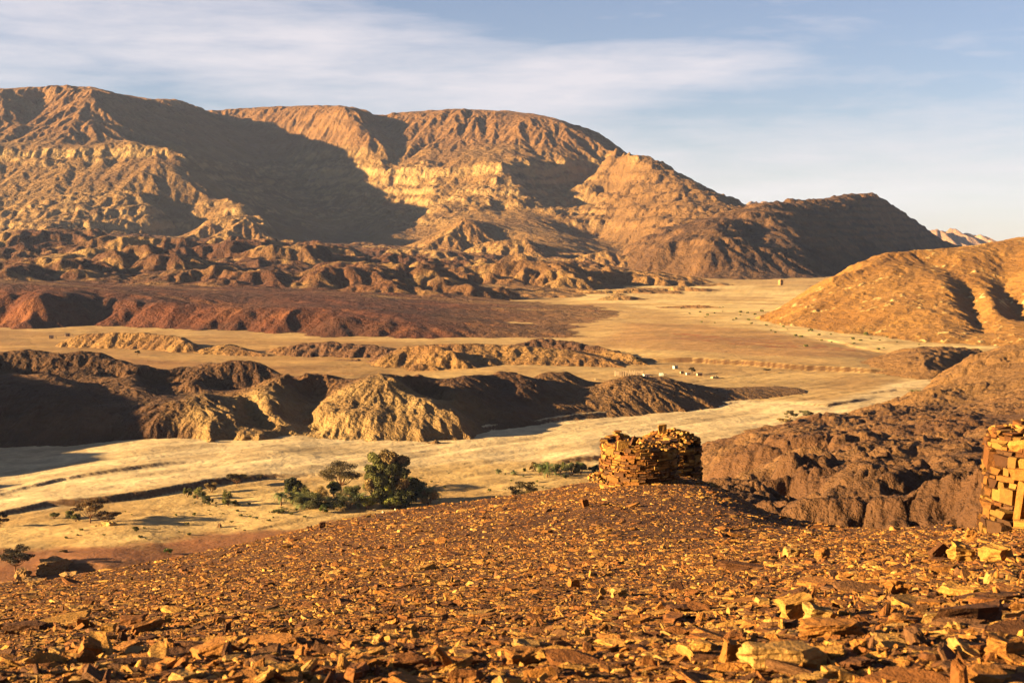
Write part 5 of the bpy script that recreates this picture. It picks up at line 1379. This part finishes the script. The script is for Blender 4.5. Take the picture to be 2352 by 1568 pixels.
def hut(u, v, w_px, h_px, mat, label, group=None, rz=.25, shed=False):
    p = gnd(u, v); s = p[1]/FD; w, h = w_px*s, h_px*s
    root = root_at('hut', label, 'hut', p, group); root.rotation_euler = (0, 0, rz)
    boxm('wall', [(0, 0, h*.45, w, w*.7, h*.95)], mat, root)
    boxm('roof', [(0, 0, h*.95, w*1.12, w*.82, h*.08)], m_mud if mat is m_white else m_dark, root)
    boxm('door', [(w*.18, -w*.355, h*.36, w*.2, .04, h*.66)], m_dark, root)
    boxm('window', [(-w*.2, -w*.355, h*.55, w*.16, .04, h*.2)], m_dark, root)
    if shed: boxm('lean_to', [(w*.85, 0, h*.62, w*.6, w*.6, h*.07), (w*1.1, -w*.26, h*.3, .12, .12, h*.6), (w*1.1, w*.26, h*.3, .12, .12, h*.6)], m_dark, root)
    return root
hut(1484, 866, 13, 8, m_white, 'whitewashed box hut beside the stick enclosure in the camp', shed=True)
hut(1519, 862, 10, 7, m_green, 'small dark roofed hut on the rise behind the river hills', rz=-.2, shed=True)
hut(1551, 846, 10, 7, m_green, 'pale green box hut standing alone behind the camp', rz=.5)
hut(1580, 860, 9, 5, m_white, 'low white hut under the camp acacia')
hut(1566, 857, 8, 5, m_mud, 'mud hut just left of the low white hut')
hut(1606, 862, 12, 6, m_mud, 'mud hut right of the camp acacia')
hut(1418, 836, 9, 5, m_white, 'tiny white hut at the dark foot of the mound behind the river hills', shed=True)
hut(156, 772, 10, 7, m_mud, 'brown hut below the red bank on the far left plain', shed=True)
hut(118, 777, 10, 7, m_mud, 'brown hut nearest the left edge of the far plain', shed=True)
hut(209, 773, 9, 5, m_mud, 'low brown hut midway along the foot of the pale mesa')
hut(280, 777, 9, 4, m_mud, 'lowest brown hut under the pale mesa')
hut(347, 792, 7, 8, m_white, 'white fronted shelter at the right foot of the pale mesa', shed=True)
hut(486, 807, 7, 6, m_white, 'little white hut left of the sand mound on the far plain', shed=True)
hut(2192, 852, 7, 7, m_white, 'white hut at the foot of the right hand ridge, left one')
hut(2210, 850, 10, 6, m_white, 'white hut at the foot of the right hand ridge, right one')
# stick enclosure
p = gnd(1445, 862); s = p[1]/FD
root = root_at('stick_enclosure', 'dark enclosure of sticks left of the whitewashed box hut', 'enclosure', p)
r = random.Random(4); bx_ = []
for k in range(34):
    a = k/34*6.283; bx_.append((math.cos(a)*5.5, math.sin(a)*2.6, .8, .35, .2, r.uniform(1.2, 2.2)))
boxm('fence', bx_, m_mud, root)
def rock(u, v, w_px, h_px, colr, label, seed, depth=.8, name='boulder', cat='boulder', kind='slab'):
    p = gnd(u, v); s = p[1]/FD; me = fine_stone(name, random.Random(seed), 1, colr, seed, kind, 3, .09)
    o = bpy.data.objects.new(name, me); C.objects.link(o); o.location = (p[0], p[1], p[2]+h_px*s*.3); o.scale = (w_px*s, w_px*s*depth, h_px*s); o.rotation_euler = (0, 0, seed)
    me.materials.clear(); me.materials.append(m_hill); return tag(o, label, cat)
rock(452, 808, 22, 8, (.85, .72, .5), 'smooth white low rock on the far plain', 601, .5)
rock(1793, 655, 12, 16, (.5, .34, .17), 'pillar of rock alone on the plain below the shaded mountain', 602, .7, 'rock_pillar', 'rock pillar', 'block')
rock(246, 1206, 40, 0.1+11, (.6, .42, .18), 'low yellow mound of rock right of the leaning acacia', 603, .6)
rock(858, 1172, 14, 5, (.8, .66, .45), 'pale fallen log of stone below the tallest tree, longer one', 604, .4)
rock(880, 1176, 22, 4, (.8, .66, .45), 'long thin pale stone below the tallest tree', 605, .3)
rock(909, 1174, 7, 9, (.85, .75, .6), 'little white upright stone right below the tallest tree', 606)
rock(1340, 1078, 22, 7, (.75, .6, .4), 'pale flat rock among the bushes near the front tower', 607, .5)
rock(505, 1210, 16, 9, (.3, .18, .09), 'small brown rock with shadow above the red soil', 608)
rock(1370, 872, 10, 4, (.75, .6, .4), 'pale boulder in front of the stick enclosure', 609)
rock(1640, 868, 26, 5, (.7, .55, .33), 'flat pale rocks on the plain right of the camp', 610, .5)
for i, (u, v, w, h) in enumerate([(120, 1312, 90, 34), (50, 1330, 60, 30), (85, 1345, 80, 22), (10, 1355, 70, 26), (160, 1330, 60, 20)]):
    rock(u, v, w, h, (.45, .28, .12), ['rounded orange boulder right of the left edge acacia', 'rounded orange boulder below the left edge acacia', 'flat orange boulder low at the left below the acacia', 'orange boulder cut by the left edge', 'low orange boulder farthest right in the left hand group'][i], 620+i, .8)
rock(1755, 1030, 34, 34, (.22, .12, .06), 'dark craggy rock standing at the river edge right of the towers', 630, .8)
# ------------------------------------------------------------------ the air
hb = bpy.data.meshes.new('haze'); bm = bmesh.new(); bmesh.ops.create_cube(bm, size=1.0)
for v in bm.verts: v.co = Vector((v.co.x*34000, v.co.y*34000, -310 + (v.co.z+.5)*660))
bm.to_mesh(hb); bm.free(); ho = bpy.data.objects.new('haze', hb); C.objects.link(ho)
m = bpy.data.materials.new('haze_air'); m.use_nodes = True; t = m.node_tree; t.nodes.clear()
out = t.nodes.new('ShaderNodeOutputMaterial'); pv = t.nodes.new('ShaderNodeVolumePrincipled')
pv.inputs['Color'].default_value = (.50, .62, 1.0, 1); pv.inputs['Density'].default_value = HAZE; pv.inputs['Anisotropy'].default_value = 0.2
t.links.new(pv.outputs[0], out.inputs['Volume']); hb.materials.append(m)
tag(ho, 'thin bluish haze filling the valley air', None, None, 'stuff')
